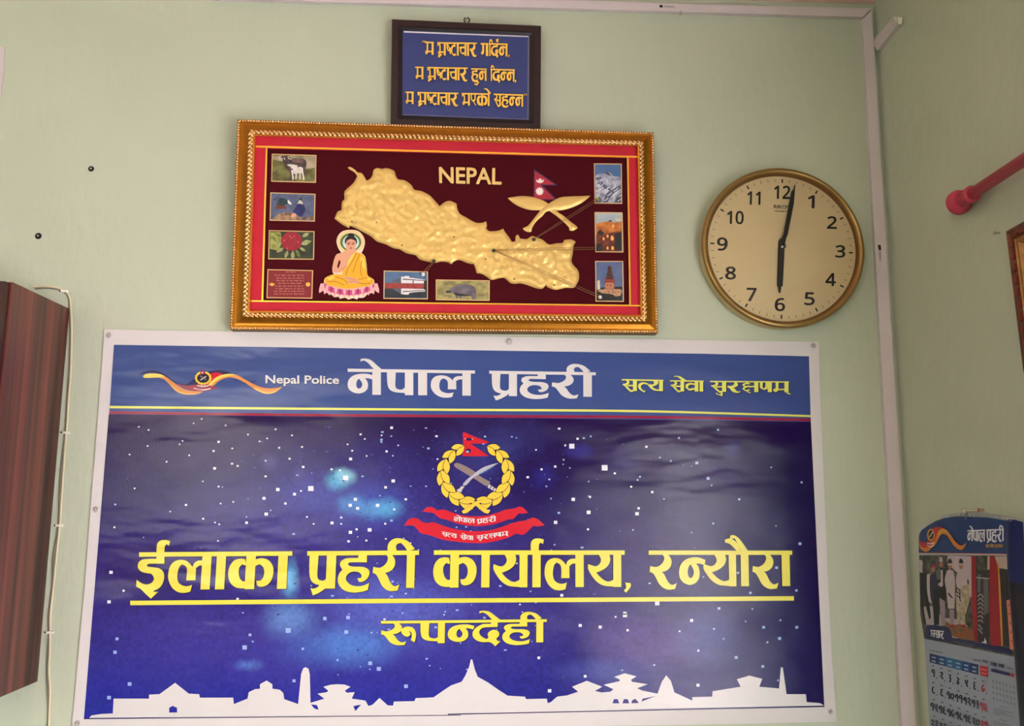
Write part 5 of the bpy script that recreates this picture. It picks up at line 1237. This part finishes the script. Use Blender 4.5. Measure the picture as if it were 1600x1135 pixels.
b = MB(); b.lathe(pf_, dirn, [(.0001, -.016), (.010, -.0155), (.018, -.012), (.0215, -.006), (.0218, -.001), (.020, .004), (.0165, .008), (.0135, .011), (.0125, .016)], prod, 40); b.build('foot', ro)

# ------------------------------------------------------------------ picture at the right edge
RP2 = Plane((XR - .022, 0, 0), (-1, 0, 0))
pi_ = empty('religious_picture', RIGHT.P(1595, 560, 0), 'narrow visible edge of a carved brown framed picture on the right wall', 'picture frame')
pi_.name = 'framed_picture'
q_tl = RP2.P(1572, 361.5); q_bl = RP2.P(1599.5, 583)
# real rectangle: far edge leans slightly; extends towards the camera along the wall
lean = (q_bl - q_tl); wid = Vector((0, -.32, 0)); tilt = Vector((0, -.0, 0))
fdir = Vector((0, -1, (RP2.P(1600, 346).z - q_tl.z) / max(1e-6, (q_tl.y - RP2.P(1600, 346).y)) * 1.0))
corners = [q_tl, q_tl + fdir * .30, q_tl + fdir * .30 + lean, q_bl]
cb = mat('carved_brown', (112, 62, 38), .5, mottle=.4, mscale=60); cg = mat('carved_gilt', (176, 132, 74), .4, .4, mottle=.3, mscale=90); cr_ = mat('picture_maroon', (92, 24, 40), .5); crm = mat('picture_cream', (200, 170, 120), .5)
def rq(t): 
    m_ = lambda u, v: corners[0] * (1 - u) * (1 - v) + corners[1] * u * (1 - v) + corners[2] * u * v + corners[3] * (1 - u) * v
    u = t / .30; v = t / lean.length
    return [m_(u, v), m_(1 - u, v), m_(1 - u, 1 - v), m_(u, 1 - v)]
XN = Vector((-1, 0, 0))
pr2 = [(0, -.0215, cb), (0, 0, cb), (.004, .003, cb), (.008, .001, cb), (.010, .002, cb), (.020, .002, cb), (.021, .0, cg), (.027, .001, cg), (.031, -.006, cg)]
LP = [[v + XN * w for v in rq(t)] for t, w, _ in pr2]
for k in range(4):
    b = MB(); k2 = (k + 1) % 4
    for i in range(len(pr2) - 1): b.add([LP[i][k], LP[i][k2], LP[i + 1][k2], LP[i + 1][k]], [(0, 1, 2, 3)], pr2[i + 1][2])
    b.build('rail', pi_)
b = MB(); cr2 = mat('carved_red', (120, 44, 36), .5)
cl = [v + XN * .003 for v in rq(.015)]
for k in range(4):
    p_, q_ = cl[k], cl[(k + 1) % 4]; n = int((q_ - p_).length / .019); u = (q_ - p_).normalized()
    for i in range(n):
        c_ = p_ + (q_ - p_) * ((i + .5) / n); h = .0035
        e_ = Vector((h, h, h)) * .8 + Vector((0, abs(u.y), abs(u.z))) * .0035; e_.x = .002
        b.box(c_ - e_, c_ + e_, cr2)
b.build('carved_block_row', pi_, kind='stuff')
b = MB(); v_ = [v + XN * -.007 for v in rq(.028)]; b.add(v_, [(0, 1, 2, 3)], cr_)
cen = sum(v_, Vector((0, 0, 0))) / 4 + XN * .0006; vs = [cen + Vector((0, .112 * math.cos(2 * math.pi * j / 40), .1 * math.sin(2 * math.pi * j / 40))) for j in range(40)]; b.add(vs, [tuple(range(40))], crm)
b.build('print', pi_)

# ------------------------------------------------------------------ wall calendar
CALW = .012
ca = empty('wall_calendar', RIGHT.P(1515, 1000, 0), 'police wall calendar with turned pages hanging on the right wall', 'calendar')
RC = RIGHT
TE, TF, TG = T(1400, 780, 8.0), T(1430, 850, 7.094), T(1430, 980, 7.323)
paper = mat('calendar_paper', (150, 160, 178), .5); cblue = mat('calendar_blue', (26, 58, 120), .45, mottle=.1, mscale=10); cnavy = mat('calendar_navy', (22, 30, 84), .45)
cin = mat('calendar_ink', (34, 36, 60), .5); cred = mat('calendar_red', (178, 30, 52), .5); cwht = mat('calendar_white', (226, 226, 232), .5); corg = mat('calendar_orange', (206, 122, 40), .5); cyel = mat('calendar_gold', (206, 160, 66), .5)
page = TE([(284,700),(284,520),(290,440),(320,390),(400,330),(500,275),(600,240),(720,222),(840,218),(980,228),(1120,232),(1250,248),(1370,270),(1470,300),(1500,315)]) + [(1580, 860), (1583, 900), (1585, 960), (1591, 1060), (1596, 1150), (1453, 1150), (1449.5, 1080), (1444, 998), (1438, 960), (1436, 900)]
# several leaves behind one another
for i, w_ in enumerate((.004, .007)):
    b = MB(); off = 2.0 * (2 - i); b.slab(RC, [(x + off, y + .6) for x, y in page], paper, w_ - .0006, w_); b.build('back_leaf', ca)
b = MB(); b.slab(RC, page, paper, CALW - .001, CALW); lf0 = b.build('front_leaf', ca)
IW = CALW + .0003
b = MB()
b.ink(RC, page[:14] + [(1588, 820), (1580, 845), (1576, 866), (1435.6, 866)], cblue, IW, sm=False)
b.ink(RC, TE([(284,672),(800,678),(1395,688),(1395,692),(800,682),(284,677)]), cred, IW, sm=False)
b.ink(RC, TE([(284,678),(800,683),(1395,692),(1395,702),(800,693),(284,688)]), mat('calendar_cream_line', (220, 196, 160), .5), IW, sm=False)
word(b, RC, ['na_half', 'aa', 'e_matra', 'pa', 'aa', 'la'], *[TE([(x, 0)])[0][0] for x in (890, 1112)], *[tuple(TE([(0, y)])[0][1] for y in ys) for ys in ((392, 382), (528, 528))], cwht, IW + .0003)
word(b, RC, ['+pa', 'ha', 'ra', 'aa', 'ii_hook'], *[TE([(x, 0)])[0][0] for x in (1130, 1348)], *[tuple(TE([(0, y)])[0][1] for y in ys) for ys in ((382, 374), (528, 526))], cwht, IW + .0003)
x = 1115
word(b, RC, ['sa', 'ta_half', 'ya'], *[TE([(x, 0)])[0][0] for x in (1118, 1170)], *[tuple(TE([(0, y)])[0][1] for y in ys) for ys in ((568, 568), (608, 608))], cyel, IW + .0003)
word(b, RC, ['sa', 'e_matra', 'va', 'aa'], *[TE([(x, 0)])[0][0] for x in (1178, 1222)], *[tuple(TE([(0, y)])[0][1] for y in ys) for ys in ((568, 568), (608, 608))], cyel, IW + .0003)
word(b, RC, ['sa', 'u_matra', 'ra', 'ksha', 'nna', 'ma'], *[TE([(x, 0)])[0][0] for x in (1230, 1336)], *[tuple(TE([(0, y)])[0][1] for y in ys) for ys in ((568, 568), (608, 608))], cyel, IW + .0003)
b.ink(RC, TE([(455,380),(500,352),(560,352),(600,372),(560,400),(520,450),(490,510),(440,540),(400,540),(400,430)]), cred, IW)
b.ink(RC, TE([(290,500),(330,540),(400,545),(470,525),(500,470),(520,410),(560,375),(600,372),(640,395),(690,460),(740,530),(790,575),(830,580),(860,560),(882,540),(860,600),(820,640),(780,630),(730,590),(680,520),(640,460),(600,440),(560,450),(530,500),(500,560),(440,620),(400,655),(360,660),(310,630),(290,580)]), corg, IW)
b.ink(RC, TE([(520,430),(570,380),(610,380),(650,410),(700,480),(670,465),(620,420),(580,420),(540,460)]), cyel, IW); b.ink(RC, TE([(290,500),(330,540),(400,545),(450,560),(420,600),(340,610),(295,560)]), cred, IW)
for i in range(2): b.ink(RC, TE(stroke([(390, 548 + i * 30), (430, 562 + i * 36), (480, 548 + i * 30)], 11)), cwht, IW)
b.ink(RC, TE(ring(436, 450, 46, 76, 16)), cyel, IW); b.ink(RC, TE(ring(438, 448, 32, 58, 16)), mat('calendar_dark', (40, 24, 40), .5), IW); b.ink(RC, TE(stroke([(420,480),(460,410)], 9)), cwht, IW)
b.build('heading', lf0)
# photo of an outdoor ceremony
b = MB(); F_ = lambda p_: TF(p_)
pk = dict(rough=.5)
bgp = mat('photo_greyed_green', (96, 96, 84), .5, col2=(44, 44, 44), mscale=90); wt = mat('photo_white', (196, 182, 186), .5, mottle=.1, mscale=60); bk = mat('photo_black', (20, 18, 24), .5); nv = mat('photo_navy', (34, 40, 70), .5); gy_ = mat('photo_grey', (96, 100, 100), .5)
lil = mat('photo_lilac', (150, 132, 146), .5); kh = mat('photo_khaki', (150, 136, 90), .5, col2=(190, 178, 160), mscale=120); rd = mat('photo_red', (158, 26, 42), .5, mottle=.2, mscale=60, stretch=(1, 8, .5)); fl = mat('photo_flowers', (170, 70, 60), .5, col2=(90, 100, 50), mscale=160)
sk = mat('photo_skin', (170, 110, 90), .5); mr2 = mat('photo_beret', (150, 40, 66), .5); yl2 = mat('photo_gilt', (210, 150, 50), .5); pch = mat('photo_peach', (214, 130, 106), .5); dg = mat('photo_dark_grey', (50, 46, 48), .5, mottle=.3, mscale=50)
I_ = lambda p_, m_, lim=40: b.ink(RC, F_(p_), m_, IW, lim=lim)
b.flat(RC, [(1436.5, 868), (1576, 869), (1582, 960), (1586.5, 1027), (1444, 998.5), (1438, 960)], bgp, IW)
I_([(360,130),(620,140),(640,330),(620,420),(440,300),(360,200)], wt); I_([(45,180),(80,185),(80,320),(48,320)], wt); I_([(800,140),(1030,140),(1040,290),(930,270),(800,290)], mat('photo_haze', (186, 170, 158), .5))
I_([(90,700),(200,690),(300,820),(500,850),(640,980),(640,1050),(400,1040),(120,930)], mat('photo_ground', (170, 160, 164), .5))
I_([(320,850),(420,900),(520,890),(640,960),(680,1080),(420,1030),(300,920)], fl)
I_([(50,320),(130,330),(140,500),(150,600),(175,820),(155,840),(130,740),(100,600),(95,720),(125,905),(100,880),(60,600)], bk)
I_([(130,340),(175,330),(200,420),(200,600),(190,670),(150,640),(130,500)], wt)
I_([(165,340),(215,330),(240,400),(255,480),(270,600),(265,900),(210,905),(195,700),(170,600),(160,440)], nv); I_([(200,500),(262,510),(266,900),(208,900)], bk)
I_([(175,250),(200,222),(230,230),(240,262),(180,270)], mr2); I_(ring(200, 285, 22, 26, 10), sk)
I_([(230,280),(262,262),(330,280),(345,400),(345,600),(330,640),(270,590),(250,440),(225,370)], bk); I_([(228,300),(262,262),(285,300),(282,400),(240,400)], gy_); I_([(285,290),(305,290),(308,470),(280,480),(250,450),(285,420)], wt)
I_([(262,200),(270,145),(300,150),(305,205)], wt); I_(ring(288, 232, 22, 30, 10), sk); I_([(270,600),(330,640),(335,900),(290,915),(275,700)], lil); I_([(325,240),(345,225),(360,240),(355,290),(330,285)], bk)
def man(x, w_, leg):
    I_([(x - 30,300),(x,285),(x + 40,300),(x + w_,400),(x + w_,560),(x + w_ - 6,720),(x - 18,720),(x - 40,500),(x - 55,400)], wt)
    I_([(x - 22,215),(x - 14,172),(x + 8,165),(x + 24,190),(x + 26,218)], bk); I_(ring(x + 3, 248, 22, 34, 10), sk); I_([(x - 22,222),(x + 26,218),(x + 26,240),(x - 22,240)], wt)
    I_([(x - 5,730),(x + 50,730),(x + 48,900),(x + 8,910)], leg); I_([(x + 5,900),(x + 50,895),(x + 45,930),(x + 10,930)], rd)
man(382, 58, lil); man(505, 70, kh); I_([(370,540),(410,590),(420,610),(400,600),(362,560)], bk)
I_([(520,470),(590,450),(620,480),(620,560),(560,780),(510,760),(500,600)], kh); I_([(450,620),(500,640),(500,900),(470,860)], kh)
b.ink(RC, F_(ring(490, 590, 42, 100, 18)), kh, IW); b.ink(RC, F_(ring(488, 590, 24, 70, 18)), wt, IW)
for i in range(3): I_(stroke([(455, 490 + i * 40), (490, 510 + i * 44), (500, 560 + i * 40)], 13), nv)
I_([(595,300),(625,310),(628,600),(600,560)], wt)
I_([(622,140),(668,140),(672,300),(680,600),(692,1090),(660,1080),(640,900),(625,600)], rd)
I_([(672,290),(830,290),(832,760),(810,1110),(700,1092),(680,700)], dg); I_([(690,340),(730,340),(720,540),(690,540)], gy_); I_([(755,380),(810,380),(815,760),(760,800)], gy_); I_([(675,370),(822,382),(822,392),(675,380)], wt)
for i in range(9): I_(stroke([(695, 590 + i * 45), (715, 560 + i * 48), (735, 565 + i * 48), (752, 600 + i * 46)] if i < 7 else [(700, 580 + i * 45), (745, 640 + i * 45)], 9), wt)
I_([(770,1040),(785,1075),(795,1110),(730,1095),(765,1085)], cwht)
I_([(825,140),(880,140),(915,260),(930,400),(955,700),(965,1135),(835,1128),(822,700)], rd); I_([(912,180),(930,260),(950,500),(972,1135),(955,1135),(935,700),(918,300)], yl2)
I_([(930,280),(1040,290),(1060,500),(1090,1135),(975,1135),(945,500)], dg); I_([(1010,630),(1062,615),(1080,800),(1100,1180),(1050,1170),(1025,800)], pch)
for i in range(9): b.ink(RC, F_(ring(1036 + (i % 2) * 22 + i * 4, 680 + i * 50, 6, 11, 6)), bk, IW)
b.build('photo_print', lf0, label='printed photo of dignitaries in white walking past red curtains')
# month tab and foot band
b = MB()
b.ink(RC, TF([(125,900),(250,905),(360,925),(388,950),(412,1045),(600,1075),(900,1135),(1060,1165),(1075,1200),(1082,1232),(900,1190),(600,1135),(400,1100),(110,1050)]), cnavy, IW + .0004, sm=False)
b.step += .0002
word(b, RC, ['a_letter', 'sa', 'aa', 'ra'], *[TF([(x, 0)])[0][0] for x in (168, 318)], *[tuple(TF([(0, y)])[0][1] for y in ys) for ys in ((955, 968), (1030, 1052))], cwht, IW + .0006)
for x in range(430, 640, 22): b.ink(RC, TF([(x, 1082 + (x - 430) * .2), (x + 16, 1085 + (x - 430) * .2), (x + 16, 1091 + (x - 430) * .2), (x, 1088 + (x - 430) * .2)]), mat('calendar_grey_ink', (110, 116, 140), .5), IW + .0005, sm=False)
b.build('month_tab', lf0)
# date grid
b = MB(); gl_ = [([(165,305),(722,432),(724,550),(168,405)], None)]
hb = [mat('week_%s' % n_, c_, .5) for n_, c_ in (('navy', (24, 42, 100)), ('mid', (28, 70, 130)), ('light', (34, 104, 156)))]
for i in range(6):
    u0, u1 = i / 6, (i + 1) / 6; f = lambda u, e_: (165 + 557 * u, 303 + 130 * u + e_ * (102 + 14 * u))
    b.ink(RC, TG([f(u0, 0), f(u1, 0), f(u1, 1), f(u0, 1)]), hb[(0, 1, 2, 2, 1, 0)[i]], IW, sm=False)
    for e_ in (.28, .68): b.ink(RC, TG([f(u0 + .04, e_), f(u1 - .04, e_), f(u1 - .04, e_ + .16), f(u0 + .04, e_ + .16)]), mat('week_text', (130, 156, 190), .5), IW, sm=False)
b.ink(RC, TG([(740,438),(832,458),(832,578),(742,553)]), cred, IW, sm=False)
for y in (478, 520): b.ink(RC, TG([(755, y), (815, y + 14), (815, y + 26), (755, y + 12)]), mat('week_text_pink', (226, 120, 130), .5), IW, sm=False)
DG = {'0': [[(20,20),(34,30),(38,54),(30,78),(18,82),(6,70),(4,45),(9,26),(19,20)]], '1': [[(32,38),(18,42),(7,28),(14,8),(32,10),(37,36),(32,98)]], '2': [[(6,20),(22,4),(34,24),(24,44),(10,52),(30,70),(36,96)]], '3': [[(6,12),(28,6),(30,34),(12,42),(32,52),(28,84),(14,96)]],
      '4': [[(6,6),(30,34),(10,70),(22,94),(34,70),(10,34),(34,6)]], '5': [[(6,6),(10,50),(32,50),(32,6)], [(20,50),(34,96)]], '6': [[(30,6),(10,12),(10,40),(26,44),(8,58),(14,84),(34,96)]], '7': [[(34,12),(12,20),(5,58),(18,90),(36,78),(34,56),(20,56)]], '8': [[(16,8),(6,46),(14,80),(38,94)]], '9': [[(34,8),(10,14),(8,32),(28,36),(9,50),(12,74),(36,96)]]}
def digit(s_, x, y, h, m_):
    w_ = .52 * h
    for i, ch in enumerate(s_):
        for st in DG[ch]:
            b.ink(RC, TG([(x + (i - len(s_) / 2) * w_ * .95 + px_ * h / 100, y + py_ * h / 100 + (i * .18) * w_) for px_, py_ in stroke(st, 16)]), m_, IW)
gi = mat('calendar_faint_ink', (96, 100, 120), .5)
for r_ in range(4):
    for c_ in range(7):
        n = r_ * 7 + c_ + 1
        if n > 31: continue
        x = 212 + c_ * 95.5 + r_ * 5; y = 490 + c_ * 29 + r_ * 192 + r_ * c_ * 2.5
        digit(str(n), x - 4, y - 6, 92 if c_ < 6 else 92, cred if c_ == 6 else cin)
        b.ink(RC, TG([(x - 24, y - 52), (x + 6, y - 46), (x + 6, y - 34), (x - 24, y - 40)]), gi, IW, sm=False)
        b.ink(RC, TG([(x + 26, y + 88), (x + 38, y + 90), (x + 38, y + 106), (x + 26, y + 104)]), gi, IW, sm=False)
for xa, ya, xb, yb, h, m_ in ((165,262,320,292,14,gi), (665,368,760,390,14,gi), (775,372,830,388,34,gi), (868,400,940,416,40,cin), (955,418,1022,432,40,cin), (1045,462,1125,478,14,gi), (868,475,1085,528,36,cnavy), (1090,528,1130,538,40,cred)):
    k_ = max(2, int((xb - xa) / 16)) if m_ in (gi, cin) else 1
    for i in range(k_):
        u, v = i / k_, (i + .75) / k_ if k_ > 1 else 1
        b.ink(RC, TG([(xa + (xb - xa) * u, ya + (yb - ya) * u), (xa + (xb - xa) * v, ya + (yb - ya) * v), (xa + (xb - xa) * v, ya + (yb - ya) * v + h), (xa + (xb - xa) * u, ya + (yb - ya) * u + h)]), m_, IW, sm=False)
for r_ in range(4):
    for c_ in range(7):
        x, y = 880 + c_ * 40 + r_ * 3, 608 + r_ * 66 + c_ * 11
        b.ink(RC, TG(stroke([(x, y), (x + 10, y + 10), (x + 6, y + 20), (x + 18, y + 30)], 5)), cin, IW)
for i, (xa, xb) in enumerate(((965, 1055), (895, 1125), (895, 1045), (895, 1130), (895, 975))):
    for kx in (0, 152): 
        y = 905 + i * 22 + kx; b.ink(RC, TG([(xa, y), (xb, y + (xb - xa) * .26), (xb, y + 5 + (xb - xa) * .26), (xa, y + 5)]), gi, IW, sm=False)
b.build('date_grid', lf0)
# spiral binding along the arched top
sp_ = TE([(560,252),(600,240),(720,218),(810,212),(900,210),(1000,212),(1100,216),(1200,228),(1300,242),(1400,262),(1490,290)])
sp_ = smooth(sp_, 6, 80, closed=False); b = MB(); acc = 0; last = sp_[0]
wirem = mat('binding_wire', (190, 192, 200), .3, .6)
pts_ = []
for q_ in sp_[1:]:
    d_ = math.dist(last, q_); n = max(1, int(d_ / .5))
    for i in range(n):
        pp = (last[0] + (q_[0] - last[0]) * i / n, last[1] + (q_[1] - last[1]) * i / n); acc += d_ / n
        if acc > 3.0: acc = 0; pts_.append(pp)
    last = q_
for x, y in pts_:
    if 1504 < x < 1511: continue
    c_ = RC.P(x, y - 1, CALW - .003); ring_ = [c_ + Vector((-.0036 * math.cos(t_), -.0012 * math.sin(t_ / 2), .0036 * math.sin(t_))) for t_ in [math.radians(k_) for k_ in range(-70, 250, 32)]]
    b.tube(ring_, .0007, wirem, 5)
b.build('spiral_binding', ca, kind='stuff')
# pages already turned over, rolling off the near edge
b = MB()
n = 22; top_c = RC.P(1590, 818, .012); 
def roll(z, r_, x_off=0):
    out = []
    for i in range(n + 1):
        a_ = math.radians(-100 + 190 * i / n)
        out.append((XR - .014 - r_ - r_ * math.cos(a_) * 0 - r_ * math.sin(a_) + x_off, i))
    return out
bl = mat('calendar_leaf_back', (20, 34, 92), .4, mottle=.2, mscale=10); blk2 = mat('calendar_leaf_dark', (24, 20, 34), .45)
ya = RC.P(1576, 900, CALW).y
rows = []
for j in range(15):
    v = j / 14.0; z = RC.P(1582, 816, CALW).z * (1 - v) + (RC.P(1596, 1150, CALW).z) * v
    open_ = .004 + .007 * math.sin(min(1, v * 3.2) * math.pi / 2); row = []
    yo = ya + (RC.P(1596, 1150, CALW).y - ya) * v
    for i in range(n + 1):
        t_ = i / n; a_ = t_ * math.pi * .95
        row.append((XR - CALW + .004 - open_ * math.sin(a_) * 1.0 - .0006, yo + .006 - .050 * t_ ** 1.3 - open_ * .25 * math.cos(a_), z + (.004 if j == 0 else 0) * math.sin(a_)))
    rows.append(row)
vs = [v for r_ in rows for v in r_]; m_ = n + 1
b.add(vs, [(j * m_ + i, j * m_ + i + 1, (j + 1) * m_ + i + 1, (j + 1) * m_ + i) for j in range(4) for i in range(n)], bl, True)
b.add(vs, [(j * m_ + i, j * m_ + i + 1, (j + 1) * m_ + i + 1, (j + 1) * m_ + i) for j in range(4, 14) for i in range(n)], blk2, True)
b.build('turned_leaf', ca, label='dark turned leaf curling off the near edge')
# hanger
b = MB(); b.tube([RC.P(1508, 806, CALW + .004), RC.P(1507, 799, .016), RC.P(1512, 798, .016), RC.P(1509, 812, CALW + .004)], .0014, mat('hanger_wire', (150, 150, 140), .35, .6), 6); b.build('hanger', ca)
o = empty('nail', RC.P(1520, 797.5, 0), 'large pale nail carrying the calendar', 'nail')
b = MB(); b.tube([RC.P(1537, 796.5, 0), RC.P(1509, 798.5, .030)], .0019, mat('pale_nail', (190, 180, 165), .4, .5), 8); b.build('shank', o)
b = MB(); b.ball(RC.P(1507, 798.8, .031), .0048, mat('pale_nail', (190, 180, 165)), 10, 7, (1, .7, 1)); b.build('head', o)
b = MB(); b.tube([RC.P(1529.5, 797, .008), RC.P(1527.5, 797.2, .010)], .0030, cred, 8); b.build('red_collar', o, label='small red collar')
